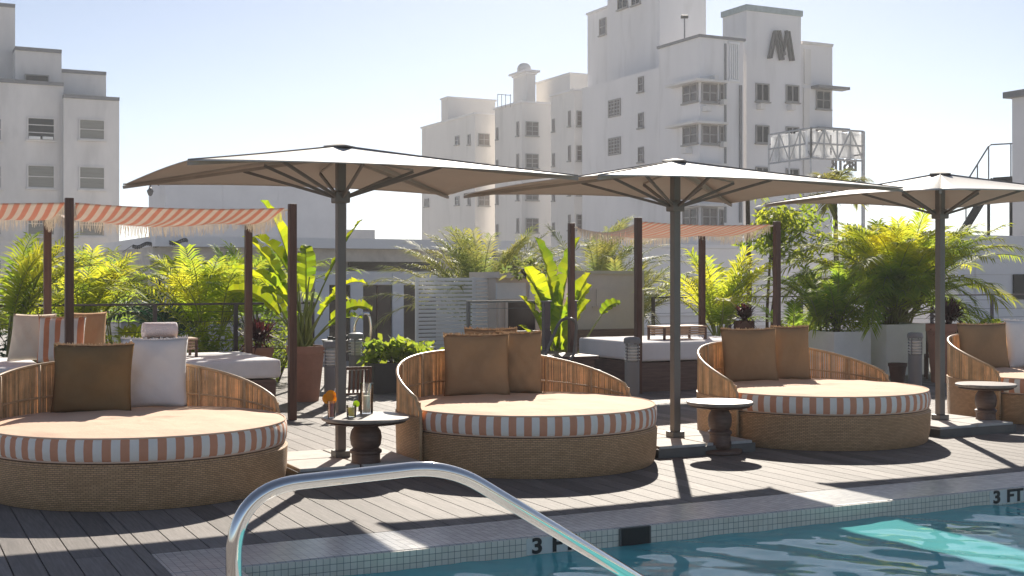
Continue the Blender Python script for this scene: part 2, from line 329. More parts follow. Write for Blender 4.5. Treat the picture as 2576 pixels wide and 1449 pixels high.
M = dict(
    deck=mat('grey composite deck boards', (0.22, 0.198, 0.185), 0.62, var=0.17, vs=7, bump=0.3, bs=90, island=0.22, spec=0.12, stain=0.35, stainc=(0.13, 0.12, 0.115), sscale=(9, 0.5, 1)),
    under=mat('dark joists', (0.02, 0.02, 0.02), 0.9),
    coping=tiles('coping mosaic', (0.60, 0.59, 0.57), (0.46, 0.46, 0.45), (0.24, 0.24, 0.24), 0.048),
    band=tiles('waterline mosaic', (0.95, 0.85, 0.72), (0.84, 0.75, 0.62), (0.26, 0.23, 0.20), 0.041, 'UZ', 0.5),
    poolin=mat('pool plaster', (0.50, 0.94, 0.95), 0.6, var=0.08, vs=1.5),
    water=watermat(),
    street=mat('street ground', (0.40, 0.37, 0.33), 0.9, vs=0.3),
    terrace=mat('terrace concrete', (0.36, 0.34, 0.32), 0.85, vs=0.7),
    white=mat('white painted render', (0.8, 0.78, 0.78), 0.8, var=0.05, vs=0.5, bump=0.1, bs=20),
    hotel=mat('hotel white render', (0.78, 0.76, 0.76), 0.85, var=0.07, vs=0.16, stain=0.9, stainc=(0.60, 0.58, 0.57), sscale=(1, 1, 0.22)),
    hotel2=mat('hotel warm render', (0.74, 0.71, 0.68), 0.85, var=0.07, vs=0.14, stain=0.8, stainc=(0.56, 0.54, 0.51), sscale=(1, 1, 0.22)),
    conc=mat('weathered grey render', (0.70, 0.67, 0.65), 0.9, var=0.1, vs=0.5, stain=0.9, stainc=(0.52, 0.50, 0.48), sscale=(1, 1, 0.35)),
    teal=mat('pale teal roof trim', (0.33, 0.39, 0.40), 0.6),
    trim=mat('grey trim', (0.2, 0.2, 0.21), 0.6),
    winframe=mat('window frame paint', (0.30, 0.28, 0.27), 0.5, var=0.04),
    glassd=mat('dark window glass', (0.02, 0.02, 0.022), 0.2, var=0.4, vs=0.7, spec=0.25),
    glassb=mat('curtained window glass', (0.11, 0.085, 0.075), 0.2, var=0.35, vs=1.6, spec=0.6),
    blind=mat('grey blinds', (0.22, 0.215, 0.19), 0.5, var=0.12, vs=3, sscale=(0.3, 0.3, 6)),
    pole=mat('grey metal pole', (0.17, 0.155, 0.145), 0.5, metal=0.3, var=0.05),
    canopy=mat('pale canopy fabric', (0.56, 0.53, 0.50), 0.62, var=0.04, vs=1.4, bump=0.12, bs=300, spec=0.35),
    lining=mat('taupe canopy underside', (0.58, 0.52, 0.47), 0.85, var=0.04, vs=2, trans=0.15, spec=0.1),
    seam=mat('dark canopy seam', (0.28, 0.25, 0.22), 0.7),
    slab=mat('concrete base pavers', (0.52, 0.5, 0.47), 0.85, vs=8, bump=0.2),
    steel=mat('dark base steel', (0.15, 0.145, 0.14), 0.5, metal=0.5),
    wicker=weave('wicker weave', (0.78, 0.49, 0.27), (0.62, 0.38, 0.20), (0.26, 0.15, 0.08), 1.15),
    cane=mat('rattan canes', (0.66, 0.43, 0.23), 0.5, var=0.2, vs=7, island=0.3, trans=0.12),
    cane2=mat('rattan frame poles', (0.55, 0.36, 0.20), 0.4, var=0.15, vs=9),
    peach=mat('peach mattress fabric', (0.76, 0.54, 0.40), 0.85, var=0.05, vs=3, bump=0.7, bs=4, spec=0.15),
    stripe=stripes('salmon and white stripes', (0.97, 0.90, 0.82), (0.76, 0.36, 0.22), 57),
    tan=mat('tan pillow fabric', (0.38, 0.245, 0.14), 0.9, var=0.07, vs=4, bump=0.5, bs=7, spec=0.1),
    olive=mat('olive brown pillow fabric', (0.24, 0.155, 0.075), 0.9, var=0.07, vs=4, bump=0.5, bs=7, spec=0.1),
    fray=mat('frayed hem', (0.6, 0.45, 0.3), 0.9, var=0.2, vs=30, trans=0.3),
    whitef=mat('white fabric', (0.82, 0.81, 0.82), 0.9, var=0.03, bump=0.5, bs=8, spec=0.1, trans=0.1),
    cream=mat('cream cushion fabric', (0.62, 0.55, 0.45), 0.9, var=0.04, bump=0.4, bs=8, spec=0.1),
    pstripe=stripes('orange striped pillow', (0.72, 0.68, 0.62), (0.62, 0.24, 0.12), 8.6, 'X', width=0.5),
    shade=stripes('striped shade cloth', (0.86, 0.78, 0.70), (0.82, 0.48, 0.37), 9.0, 'X', trans=0.45),
    fringe=mat('cream fringe', (0.82, 0.76, 0.66), 0.9, var=0.1, vs=20, trans=0.4),
    dwood=mat('dark stained timber', (0.10, 0.045, 0.03), 0.55, var=0.3, vs=4, sscale=(8, 8, 0.6), bump=0.2),
    platform=mat('brown platform timber', (0.15, 0.095, 0.08), 0.6, var=0.25, vs=4, sscale=(1, 1, 12)),
    tray=mat('weathered tray wood', (0.45, 0.30, 0.2), 0.7, var=0.2, vs=6, sscale=(1, 6, 6)),
    turned=mat('turned table wood', (0.13, 0.075, 0.055), 0.45, var=0.3, vs=8, sscale=(1, 1, 5), bump=0.2),
    ttop=mat('table top wood', (0.27, 0.23, 0.20), 0.4, var=0.25, vs=5, sscale=(1, 12, 1)),
    terra=mat('terracotta pot', (0.34, 0.17, 0.115), 0.8, var=0.12, vs=5, bump=0.2),
    terrad=mat('dark clay pot', (0.1, 0.045, 0.03), 0.7, var=0.15),
    planter=mat('white planter render', (0.88, 0.88, 0.88), 0.7, var=0.05, vs=2),
    dplanter=mat('dark planter', (0.05, 0.05, 0.05), 0.6),
    soil=mat('soil', (0.04, 0.025, 0.015), 0.95, bump=0.6, bs=40),
    bollard=mat('grey bollard paint', (0.2, 0.205, 0.215), 0.45, var=0.05),
    louver=mat('bollard louvres', (0.65, 0.65, 0.62), 0.4),
    rail=mat('dark bronze railing', (0.085, 0.07, 0.08), 0.45, metal=0.4),
    chrome=mat('polished stainless steel', (0.75, 0.74, 0.72), 0.07, metal=1.0, var=0.05, vs=6),
    black=mat('black paint', (0.012, 0.012, 0.012), 0.5),
    stucco=mat('beige stucco', (0.70, 0.60, 0.53), 0.85, var=0.07, vs=1.2, bump=0.2, bs=30),
    palm=leafmat('areca leaves', (0.12, 0.16, 0.025), (0.80, 0.74, 0.05), 0.55),
    palmd=leafmat('deep green palm leaves', (0.11, 0.17, 0.03), (0.66, 0.72, 0.06), 0.52),
    palmh=leafmat('olive palm leaves', (0.11, 0.12, 0.045), (0.48, 0.44, 0.09), 0.42),
    blue=leafmat('blue green palm leaves', (0.02, 0.055, 0.04), (0.06, 0.14, 0.06), 0.25),
    banana=leafmat('paddle leaves', (0.08, 0.15, 0.015), (0.70, 0.70, 0.02), 0.5, 0.35),
    shrub=leafmat('shrub leaves', (0.09, 0.13, 0.025), (0.62, 0.64, 0.05), 0.48),
    red=leafmat('burgundy leaves', (0.05, 0.015, 0.018), (0.16, 0.03, 0.03), 0.3),
    canes=mat('green palm canes', (0.14, 0.13, 0.035), 0.5, var=0.3, vs=6, sscale=(1, 1, 8)),
    stalk=mat('yellow green leaf stalks', (0.19, 0.22, 0.045), 0.5, var=0.2, vs=6),
    bark=mat('brown bark', (0.10, 0.065, 0.045), 0.85, var=0.25, vs=9, bump=0.5, bs=20),
    glass=glassmat('clear drinking glass'),
    orange=mat('orange fruit slice', (1.0, 0.50, 0.02), 0.5, var=0.1, vs=30, trans=0.6),
    lime=mat('lime slice', (0.65, 0.8, 0.04), 0.5, var=0.1, trans=0.6),
    cocktail=mat('orange drink', (0.9, 0.28, 0.12), 0.15, var=0.15, vs=20, trans=0.6),
    lemonade=mat('yellow drink', (0.9, 0.82, 0.25), 0.15, var=0.1, vs=20, trans=0.6),
    wax=mat('ivory candle wax', (0.75, 0.69, 0.55), 0.5, var=0.03, trans=0.3),
    straw=mat('white straw', (0.8, 0.8, 0.8), 0.4, var=0.02),
    ptile=mat('pale marker tile', (0.74, 0.71, 0.65), 0.3, var=0.04),
    signf=mat('pale steel frame', (0.42, 0.42, 0.42), 0.5, metal=0.2),
    lrib=mat('taupe parasol ribs', (0.36, 0.31, 0.27), 0.6),
    sign=mat('white sign metal', (0.92, 0.92, 0.92), 0.5, var=0.05, trans=0.5),
    emblem=mat('grey metal emblem', (0.12, 0.115, 0.115), 0.5),
    mural=mat('black painted arch', (0.03, 0.02, 0.02), 0.7),
    door=mat('brown tinted door glass', (0.045, 0.025, 0.022), 0.12, var=0.3, vs=0.8, spec=0.7),
    dframe=mat('pale grey door frame', (0.72, 0.72, 0.75), 0.5, var=0.04),
    soffit=mat('beige soffit', (0.60, 0.55, 0.50), 0.8),
    slat=mat('white slats', (0.9, 0.9, 0.9), 0.5, var=0.03, trans=0.2),
    towel=mat('white towel', (0.74, 0.72, 0.76), 0.95, var=0.03, bump=0.8, bs=60, spec=0.05),
    bulb=mat('glass bulbs', (0.35, 0.33, 0.3), 0.2),
)
# ============================================================ THE SETTING
def struct(mb, name, m, rz=PHI, **k):
    o = mb.build(name, m, **k); o.rotation_euler = (0, 0, rz); o['kind'] = 'structure'; return o
g = MB(); g.box((0, 300, -6.1), (4000, 4000, 0.2)); struct(g, 'street_ground', M['street'], 0)
# pool numbers in the deck frame (u along the pool edge, v away from it)
PU, PV0, PV1, PU1 = 1.78, 1.7, 7.0, 16.0
CL, CB = 1.42, 7.55
WZ = -0.115
BW, GAP = 0.172, 0.008
d = MB(); k = 0; u = -26.0; random.seed(3)
while u < 27:
    u1 = u + BW - GAP
    if u < CL - .01 < u1: u1 = CL - .004
    segs = [(-4.0, 22.0)]
    if u1 > CL and u < PU1 + 0.4: segs = [(-4.0, PV0 - 0.4), (CB, 22.0)]
    for v0, v1 in segs:
        vv = v0; first = True
        while vv < v1 - 0.05:
            L = 4.9 if not first else 1.2 + 3.6 * random.random()
            ve = min(v1, vv + L); first = False
            d.box(((u + u1) / 2, (vv + ve) / 2, -0.0125), (u1 - u, ve - vv - 0.004, 0.025)); vv = ve
    u = CL + .004 if abs(u1 - CL + .004) < 1e-6 else u + BW
struct(d, 'deck', M['deck'])
d = MB()
d.box((-12.3, 9.0, -0.25), (27.4, 26.0, 0.4)); d.box((9.0, (CB + 22) / 2 + .02, -0.25), (15.2, 22 - CB, 0.4)); d.box((21.9, 9.0, -0.25), (10.6, 26.0, 0.4)); d.box((9.0, -1.36, -0.25), (15.2, 5.28, 0.4))
struct(d, 'deck_substructure', M['under'])
# coping around the pool
c = MB()
def ring(mb, z0, z1):
    mb.box(((CL + PU1 + .4) / 2, (PV1 + CB) / 2, (z0 + z1) / 2), (PU1 + .4 - CL, CB - PV1, z1 - z0))
    mb.box(((CL + PU) / 2, (PV0 + PV1) / 2, (z0 + z1) / 2), (PU - CL, PV1 - PV0, z1 - z0))
    mb.box((PU1 + .2, (PV0 + PV1) / 2, (z0 + z1) / 2), (.4, PV1 - PV0, z1 - z0))
    mb.box(((CL + PU1 + .4) / 2, PV0 - .2, (z0 + z1) / 2), (PU1 + .4 - CL, .4, z1 - z0))
ring(c, -0.05, 0.0); c.box(((PU + 2.75) / 2 + .008, (PV0 + 5.3) / 2, -.45), (2.75 - PU - .016, 5.3 - PV0, .899)); struct(c, 'pool_coping', M['coping'], bevel=0.008)
c = MB(); t = 0.012
def pband(mb, z0, z1, t):
    zc, h = (z0 + z1) / 2, z1 - z0
    mb.box(((PU + PU1) / 2, PV1 - t / 2, zc), (PU1 - PU, t, h)); mb.box(((PU + PU1) / 2, PV0 + t / 2, zc), (PU1 - PU, t, h))
    mb.box((PU + t / 2, (PV0 + PV1) / 2, zc), (t, PV1 - PV0 - 2 * t, h)); mb.box((PU1 - t / 2, (PV0 + PV1) / 2, zc), (t, PV1 - PV0 - 2 * t, h))
pband(c, -0.26, -0.006, 0.012); struct(c, 'pool_waterline_tiles', M['band'])
c = MB(); pband(c, -0.9, -0.262, 0.010); c.box(((PU + PU1) / 2, (PV0 + PV1) / 2, -0.92), (PU1 - PU, PV1 - PV0, 0.04))
for i in range(3): c.box((PU + .012 + .2 + .35 * i, 4.3, -.9 + (0.6 - .2 * i) / 2), (.4 if i == 0 else .35, 1.6, 0.6 - .2 * i))
pb_ = struct(c, 'pool_basin', M['poolin'])
c = MB(); nx, ny = 470, 180; rw = random.Random(12)
WV = [(rw.uniform(0, 6.28), .14 + .75 * rw.random() ** 1.5, rw.uniform(0, 6.28)) for _ in range(24)]
def wave(x, y): return sum(.0023 * l * math.sin(2 * math.pi / l * (x * math.cos(a) + y * math.sin(a)) + p + .6 * math.sin(x * .9 + y * 1.3 + a)) for a, l, p in WV)
def WP(i, j): x, y = PU + .013 + (PU1 - PU - .026) * i / nx, PV0 + .013 + (PV1 - PV0 - .026) * j / ny; return (x, y, WZ + wave(x, y))
c.add([WP(i, j) for j in range(ny + 1) for i in range(nx + 1)], [(j * (nx + 1) + i, j * (nx + 1) + i + 1, (j + 1) * (nx + 1) + i + 1, (j + 1) * (nx + 1) + i) for j in range(ny) for i in range(nx)])
pw_ = struct(c, 'pool_water', M['water'], smooth=True)
# lower terrace on which the pool pavilion stands, beyond the deck
c = MB(); c.box((0, 45.0, -1.2), (90, 45.6, 1.0)); struct(c, 'lower_terrace', M['terrace'])

# ---- writing on the pool wall
def text_mesh(s, size, ext, offset=0.0, flip=False):
    cu = bpy.data.curves.new('lettering', 'FONT'); cu.body = s; cu.size = size; cu.extrude = ext / 2; cu.offset = offset
    cu.align_x = 'CENTER'; cu.align_y = 'CENTER'
    o = bpy.data.objects.new('lettering', cu); col.objects.link(o)
    bpy.context.view_layer.update()
    me = bpy.data.meshes.new_from_object(o.evaluated_get(bpy.context.evaluated_depsgraph_get()))
    bpy.data.objects.remove(o); bpy.data.curves.remove(cu)
    if flip:
        for q in me.vertices: q.co.x = -q.co.x
        me.flip_normals()
    return me
def on_pool_wall(px):
    s, q = along(px, xy(0, PV1), U); return s, q
for px, lab in ((1388, 'black 3 FT depth marking behind the chrome handrail'), (2530, 'black 3 FT depth marking at the right edge of the pool wall')):
    s, q = on_pool_wall(px)
    t_ = thing('depth_marker', lab, 'depth marking', xy(s, PV1 - 0.0125, -0.060), PHI, 'depth markings on the pool wall')
    p_ = MB(); p_.box((0, -0.0015, 0), (0.37, 0.003, 0.102)); p_.build('tile_panel', M['ptile'], t_)
    for ch_, cx_ in (('3', -.112), ('F', .028), ('T', .118)):
        me = text_mesh(ch_, 0.132, 0.004, 0.004); nm = 'digit' if ch_ == '3' else 'letter'; me.name = nm; me.materials.append(M['black'])
        o = bpy.data.objects.new(nm, me); col.objects.link(o); o.parent = t_; o.rotation_euler = (R(90), 0, 0); o.location = (cx_, -0.006, -0.002); o.scale = (1.22, 1, 1)
s, q = on_pool_wall(1594)
t_ = thing('skimmer_opening', 'black rectangular skimmer opening in the tiled pool wall', 'pool skimmer', xy(s, PV1 - 0.012, -0.065), PHI)
p_ = MB(); p_.box((0, -0.004, 0), (0.215, 0.008, 0.115)); p_.build('flap', M['black'], t_)
p_ = MB()
for a in (-1, 1): p_.box((a * .112, -0.006, 0), (.009, .012, .122)); p_.box((0, -0.006, a * .0615), (.216, .0119, .007))
p_.build('frame', M['steel'], t_)

# ============================================================ BUILDINGS
NU = (-V[0], -V[1])      # outward normal of faces that run along U
NL = (-U[0], -U[1])      # outward normal of faces that run along V (facing left)
class Face:
    def __init__(s, px, Z, kind, off=0.0):
        n = NU if kind == 'R' else NL
        s.p = ((px - 1288) * Z / FPX + n[0] * off, Z + n[1] * off); s.d = U if kind == 'R' else V; s.n = n; s.k = kind
    def at(s, px): return along(px, s.p, s.d)[1]
    def box(s, mb, x0, x1, y0, y1, proud, depth, mi=0):
        a, b = s.at(x0), s.at(x1); xm = s.at((x0 + x1) / 2)
        z0, z1 = hgt(y1, xm[1]), hgt(y0, xm[1])
        s.boxw(mb, a, b, z0, z1, proud, depth, mi)
    def boxw(s, mb, a, b, z0, z1, proud, depth, mi=0):
        n = s.n
        f = lambda z: [(a[0] + n[0] * proud, a[1] + n[1] * proud, z), (b[0] + n[0] * proud, b[1] + n[1] * proud, z), (b[0] - n[0] * depth, b[1] - n[1] * depth, z), (a[0] - n[0] * depth, a[1] - n[1] * depth, z)]
        lo, hi = f(z0), f(z1)
        (ax, ay, _), (bx, by, _), (cx, cy, _) = lo[:3]
        if (bx - ax) * (cy - ay) - (by - ay) * (cx - ax) < 0: lo.reverse(); hi.reverse()
        mb.hexa(lo, hi, mi)
    def window(s, bld, x0, x1, y0, y1, pane='glassd', nx=2, ny=1, fw=0.07, sill=True, frame='winframe'):
        a, b = s.at(x0), s.at(x1); W = math.dist(a, b); xm = s.at((x0 + x1) / 2)
        z0, z1 = hgt(y1, xm[1]), hgt(y0, xm[1]); H_ = z1 - z0
        L = lambda t: (a[0] + (b[0] - a[0]) * t / W, a[1] + (b[1] - a[1]) * t / W)
        fm = MB()
        s.boxw(fm, L(0), L(fw), z0, z1, .10, -.02); s.boxw(fm, L(W - fw), L(W), z0, z1, .10, -.02)
        s.boxw(fm, L(fw), L(W - fw), z0, z0 + fw, .098, -.02); s.boxw(fm, L(fw), L(W - fw), z1 - fw, z1, .098, -.02)
        for i in range(1, nx):
            c_ = W * i / nx; s.boxw(fm, L(c_ - fw / 2), L(c_ + fw / 2), z0 + fw, z1 - fw, .09, -.02)
        for j in range(1, ny):
            c_ = z0 + H_ * j / ny; s.boxw(fm, L(fw), L(W - fw), c_ - fw * .35, c_ + fw * .35, .086, -.02)
        if sill: s.boxw(fm, L(-.08), L(W + .08), z0 - .09, z0 - .003, .2, -.02)
        fo = fm.build('window', M[frame], bld, off=bld.location)
        pn = MB(); s.boxw(pn, L(fw * .5), L(W - fw * .5), z0 + fw * .5, z1 - fw * .5, .05, -.02)
        pn.build('pane', M[pane], fo, off=bld.location)
        return fo

def vol(mb, px, Z, xl, xr, ytop, zb=-6.0, dv=None, du=None, mi=0):
    """box with its near corner at column px, distance Z; left side reaches column xl, right side column xr"""
    N = ((px - 1288) * Z / FPX, Z)
    lu = du if du is not None else along(xr, N, U)[0]
    lv = dv if dv is not None else along(xl, N, V)[0]
    zt = hgt(ytop, Z)
    f = lambda z: [(N[0], N[1], z), (N[0] + U[0] * lu, N[1] + U[1] * lu, z), (N[0] + U[0] * lu + V[0] * lv, N[1] + U[1] * lu + V[1] * lv, z), (N[0] + V[0] * lv, N[1] + V[1] * lv, z)]
    mb.hexa(f(zb), f(zt), mi)
    return N, lu, lv, zt
def cap(mb, N, lu, lv, z, out=0.15, h=0.2):
    o = out
    g_ = lambda a, b: (N[0] + U[0] * a + V[0] * b, N[1] + U[1] * a + V[1] * b)
    f = lambda zz: [(*g_(-o, -o), zz), (*g_(lu + o, -o), zz), (*g_(lu + o, lv + o), zz), (*g_(-o, lv + o), zz)]
    mb.hexa(f(z + .003), f(z + h))

# --- weathered grey block on the left
B = thing('apartment_block', 'weathered grey stepped apartment block at the left edge', 'building', P(100, 1000, 84) * 1.0)
B.location.z = -6
def fvol(bld, x0, x1, ytop, Z300, off, depth, name='wall', m='conc', capm='trim', ch=.22):
    F_ = Face(300, Z300, 'R', off); a, b = F_.at(x0), F_.at(x1); zt = hgt(ytop, F_.at((max(x0, 0) + x1) / 2)[1])
    mb = MB(); F_.boxw(mb, a, b, -6, zt, 0, depth); mb.build(name, M[m], bld, off=bld.location)
    mb = MB(); F_.boxw(mb, a, b, zt + .003, zt + ch, .12, depth - .05); mb.build('parapet', M[capm], bld, off=bld.location)
    return F_
F1 = fvol(B, -260, 160, 212, 80, 0.0, 9); F2 = fvol(B, 160, 300, 250, 80, 0.55, 8.5)
fvol(B, -120, 38, 18, 80, -3.2, 7); fvol(B, 38, 155, 130, 80, -1.6, 6); fvol(B, 155, 267, 186, 80, -1.9, 5)
F3 = Face(300, 80, 'R', -1.58)
F3.window(B, 62, 123, 188, 207, 'glassd', 1, 1, sill=False)
for y0, y1, pn in ((296, 353, 'glassd'), (415, 474, 'blind'), (533, 592, 'blind'), (651, 710, 'blind')):
    F1.window(B, 68, 138, y0, y1, pn, 1, 3 if pn == 'glassd' else 2, frame='conc'); F1.window(B, -65, 4, y0, y1, pn, 1, 2, frame='conc')
    F2.window(B, 198, 264, y0 + 4, y1 + (-1 if y0 < 300 else 3), 'blind', 1, 2, frame='conc')
mb = MB(); F1.box(mb, 72, 100, 344, 352, .35, -.1); F1.box(mb, 106, 132, 345, 352, .35, -.1); mb.build('sill_unit', M['slat'], B, off=B.location)
mb = MB()
for i in range(5): F1.box(mb, -40, 158, 604 + i * 14, 606 + i * 14, .08, -.01)
F1.box(mb, 146, 148, 260, 700, .08, -.01)
mb.build('drain_pipes', M['conc'], B, off=B.location)

# --- blank wall block behind the first parasol
B = thing('blank_block', 'blank pale rendered block behind the first parasol', 'building', P(640, 900, 64)); B.location.z = -6
Fb = Face(640, 60, 'R'); a, b = Fb.at(416), Fb.at(872)
mb = MB(); Fb.boxw(mb, a, b, -6, hgt(450, 60), 0, 4); mb.build('wall', M['white'], B, off=B.location)
mb = MB(); Fb.boxw(mb, b, Fb.at(952), -6, hgt(576, 62), -.5, 8); mb.build('low_wall', M['conc'], B, off=B.location)
mb = MB(); Fb.box(mb, 560, 562, 440, 600, .02, -.01); Fb.box(mb, 700, 702, 440, 600, .02, -.01); mb.build('wall_joints', M['hotel'], B, off=B.location)
# lamp on the corner of that block
q = P(392, 466, 58.5); t_ = thing('wall_lamp', 'small gooseneck lamp on the corner of the blank pale block', 'lamp', q)
mb = MB(); mb.tube([(.12, 0.1, 0), (-.1, 0, .12), (-.22, 0, .08), (-.26, 0, -.12)], .025, 6); mb.build('arm', M['black'], t_)
mb = MB(); mb.lathe([(.03, .05), (.06, 0), (.16, -.12), (.15, -.16), (.09, -.32), (.02, -.36)], (-.26, 0, -.14), 12); mb.build('lamp_shade', M['steel'], t_, smooth=True)

# --- pool pavilion
ZP = 35.0
B = thing('pavilion', 'low white pool pavilion with flat roof and brown glass doors', 'building', P(880, 900, 36)); B.location.z = -.7
Fp = Face(880, ZP, 'R'); off = B.location
mb = MB(); Fp.boxw(mb, Fp.at(388), Fp.at(1290), hgt(690, 36), hgt(628, 36), -.55, 8); Fp.boxw(mb, Fp.at(388), Fp.at(790), -.7, hgt(690, 36) - .003, -.55, .8)
Fp.boxw(mb, Fp.at(1100), Fp.at(1290), -.7, hgt(690, 36) - .003, -.55, .8); Fp.boxw(mb, Fp.at(388), Fp.at(1290), -.7, hgt(690, 36) - .003, -5, 8); mb.build('wall', M['soffit'], B, off=off)
mb = MB(); a, b = Fp.at(384), Fp.at(1300)
zr = hgt(601, ZP); Fp.boxw(mb, a, b, zr - .27, zr, .35, 8.5); mb.build('roof', M['white'], B, off=off)
mb = MB(); Fp.boxw(mb, Fp.at(386), Fp.at(1296), zr - .62, zr - .273, -.1, 8.2); mb.build('soffit', M['soffit'], B, off=off)
mb = MB(); Fd = Face(880, ZP, 'R', -.45)
Fd.box(mb, 878, 1096, 650, 679, .02, .1); mb.build('transom_window', M['door'], B, off=off)
mb = MB()
for x0, x1 in ((790, 826), (880, 911), (985, 1013)): Fd.box(mb, x0, x1, 688, 930, .08, .02)
Fd.box(mb, 790, 1100, 683, 716, .06, .0); mb.build('door_frame', M['dframe'], B, off=off)
for x0, x1 in ((827, 879), (912, 984), (1014, 1096)):
    mb = MB(); Fd.box(mb, x0, x1, 717, 930, .02, .05); o = mb.build('door', M['door'], B, off=off)
    mb = MB(); Fd.box(mb, (x0 + x1) / 2 - 1.5, (x0 + x1) / 2 + 1.5, 717, 930, .05, -.021); mb.build('mullion', M['dwood'], o, off=off)
for xc in (422, 480):
    mb = MB(); Fa = Face(880, ZP, 'R', -.5); pts = []
    for i in range(13):
        a_ = math.pi * i / 12; pp = Fa.at(xc - 19 * math.cos(a_)); h_ = hgt(700 - 46 * math.sin(a_) ** .7, pp[1]); pts.append(Vector((pp[0], pp[1], h_)))
    mb.tube([pts[0] - Vector((0, 0, .6))] + pts + [pts[-1] - Vector((0, 0, .6))], .035, 6); mb.build('painted_arch', M['mural'], B, off=off)
# string lights in front of it
t_ = thing('string_lights', 'dark string of festoon bulbs hanging above the left palms', 'string lights', P(400, 610, 33))
mb = MB(); bb = MB(); pts = []
for i in range(27):
    x = 335 + i * 5.2; y = 616 - 13 * (i / 26) + 3.5 * math.sin(i * .7); p_ = P(x, y, 33 - i * .03); pts.append(p_)
    bb.lathe([(.01, .03), (.03, 0), (.032, -.03), (.012, -.06)], p_ - Vector((0, 0, .03)), 8)
mb.tube(pts, .014, 5); mb.tube([pts[0], P(300, 640, 38)], .01, 5); mb.build('cable', M['black'], t_, off=t_.location); bb.build('bulbs', M['steel'], t_, off=t_.location)

# --- hotel group on the right: stepped wing, tower, block with the emblem
B = thing('stepped_hotel', 'pale stepped hotel wing with round capped chimney, left of the tower', 'building', P(1270, 1000, 126)); B.location.z = -6; off = B.location
def V_(px, Z, xl, xr, yt, m='hotel2', zb=-6, dv=None, capd=True, name='wall', du=None, capm='hotel'):
    mb = MB(); r = vol(mb, px, Z, xl, xr, yt, zb, dv, du); mb.build(name, M[m], B, off=B.location)
    if capd: mb = MB(); cap(mb, r[0], r[1], r[2], r[3], .12, .18); mb.build('parapet', M[capm], B, off=B.location)
    return r
V_(1195, 125, 1061, 1246, 287); V_(1127, 131, 1110, 1246, 247); V_(1312, 119, 1245, 1388, 258); V_(1444, 112, 1386, 1480, 228)
V_(1434, 121, 1349, 1500, 187)
r = V_(1325, 124, 1291, 1347, 186, zb=6, capm='hotel'); 
cx, cy = r[0][0] + (U[0] * r[1] + V[0] * r[2]) / 2, r[0][1] + (U[1] * r[1] + V[1] * r[2]) / 2
mb = MB(); cap(mb, r[0], r[1], r[2], r[3] + .2, .35, .2); mb.build('chimney_flange', M['hotel'], B, off=B.location)
mb = MB(); mb.lathe([(.7, 0), (.7, .35), (.62, .6), (.45, .8), (.2, .9), (0, .92)], (cx, cy, r[3] + .42), 16); mb.build('dome', M['hotel2'], B, off=B.location, smooth=True)
FL1, FR1 = Face(1195, 125, 'L'), Face(1195, 125, 'R'); FL2, FR2 = Face(1312, 119, 'L'), Face(1312, 119, 'R'); FL3, FR3 = Face(1444, 112, 'L'), Face(1444, 112, 'R')
for y in (336, 412, 488):
    FR1.window(B, 1203, 1231, y, y + 30, 'glassb', 2, 2, sill=True); FL1.window(B, 1146, 1156, y + 6, y + 28, 'glassb', 1, 2); FL1.window(B, 1178, 1184, y + 2, y + 28, 'glassb', 1, 1)
    if y > 400: FL1.window(B, 1069, 1080, y + 12, y + 32, 'glassb', 2, 1)
for y in (306, 387, 468, 549):
    FR2.window(B, 1322, 1354, y, y + 36, 'glassb', 2, 3); FL2.window(B, 1301, 1306, y, y + 36, 'glassb', 1, 1); FL2.window(B, 1250, 1254, y + 15, y + 45, 'glassb', 1, 1)
for y in (279, 366, 453, 540):
    FR3.window(B, 1450, 1475, y, y + 39, 'glassb', 2, 3); FL3.window(B, 1431, 1436, y, y + 39, 'glassb', 1, 1); FL3.window(B, 1391, 1396, y + 20, y + 52, 'glassb', 1, 1)
mb = MB(); a = P(1252, 268, 118); 
for x in (1252, 1262, 1272, 1284): mb.tube([P(x, 270, 118), P(x, 237, 118)], .03, 5)
mb.tube([P(1252, 237, 118), P(1286, 240, 118)], .03, 5); mb.build('roof_railing', M['trim'], B, off=B.location)

B = thing('hotel_tower', 'tall pale hotel tower rising out of the frame beside the emblem block', 'building', P(1640, 1000, 105)); B.location.z = -6
V_(1660, 97, 1528, 1776, -90, m='hotel'); V_(1560, 108, 1478, 1600, 8, m='hotel')
FL4, FR4 = Face(1660, 97, 'L'), Face(1660, 97, 'R')
FL4.window(B, 1555, 1580, -14, 22, 'glassd', 2, 1); FL4.window(B, 1590, 1612, -22, 12, 'glassd', 2, 1)
FL5 = Face(1560, 108, 'L'); FL5.window(B, 1509, 1526, 46, 88, 'glassb', 1, 2)

B = thing('emblem_hotel', 'white hotel block with slanted metal emblem, corner windows and ledges', 'building', P(1850, 1000, 92)); B.location.z = -6
rM = V_(1878, 90, 1818, 2015, 26, m='hotel', capd=False)
mb = MB(); cap(mb, rM[0], rM[1], rM[2], rM[3], .1, .42); mb.build('roof_trim', M['teal'], B, off=B.location)
rE = V_(1760, 86, 1715, 1870, 93, m='hotel', dv=5.0, capm='trim')
V_(1724, 88.6, 1500, 1770, 152, m='hotel', dv=14.5, capd=False)
FLm, FRm = Face(1878, 90, 'L'), Face(1878, 90, 'R'); FLe, FRe = Face(1760, 86, 'L'), Face(1760, 86, 'R')
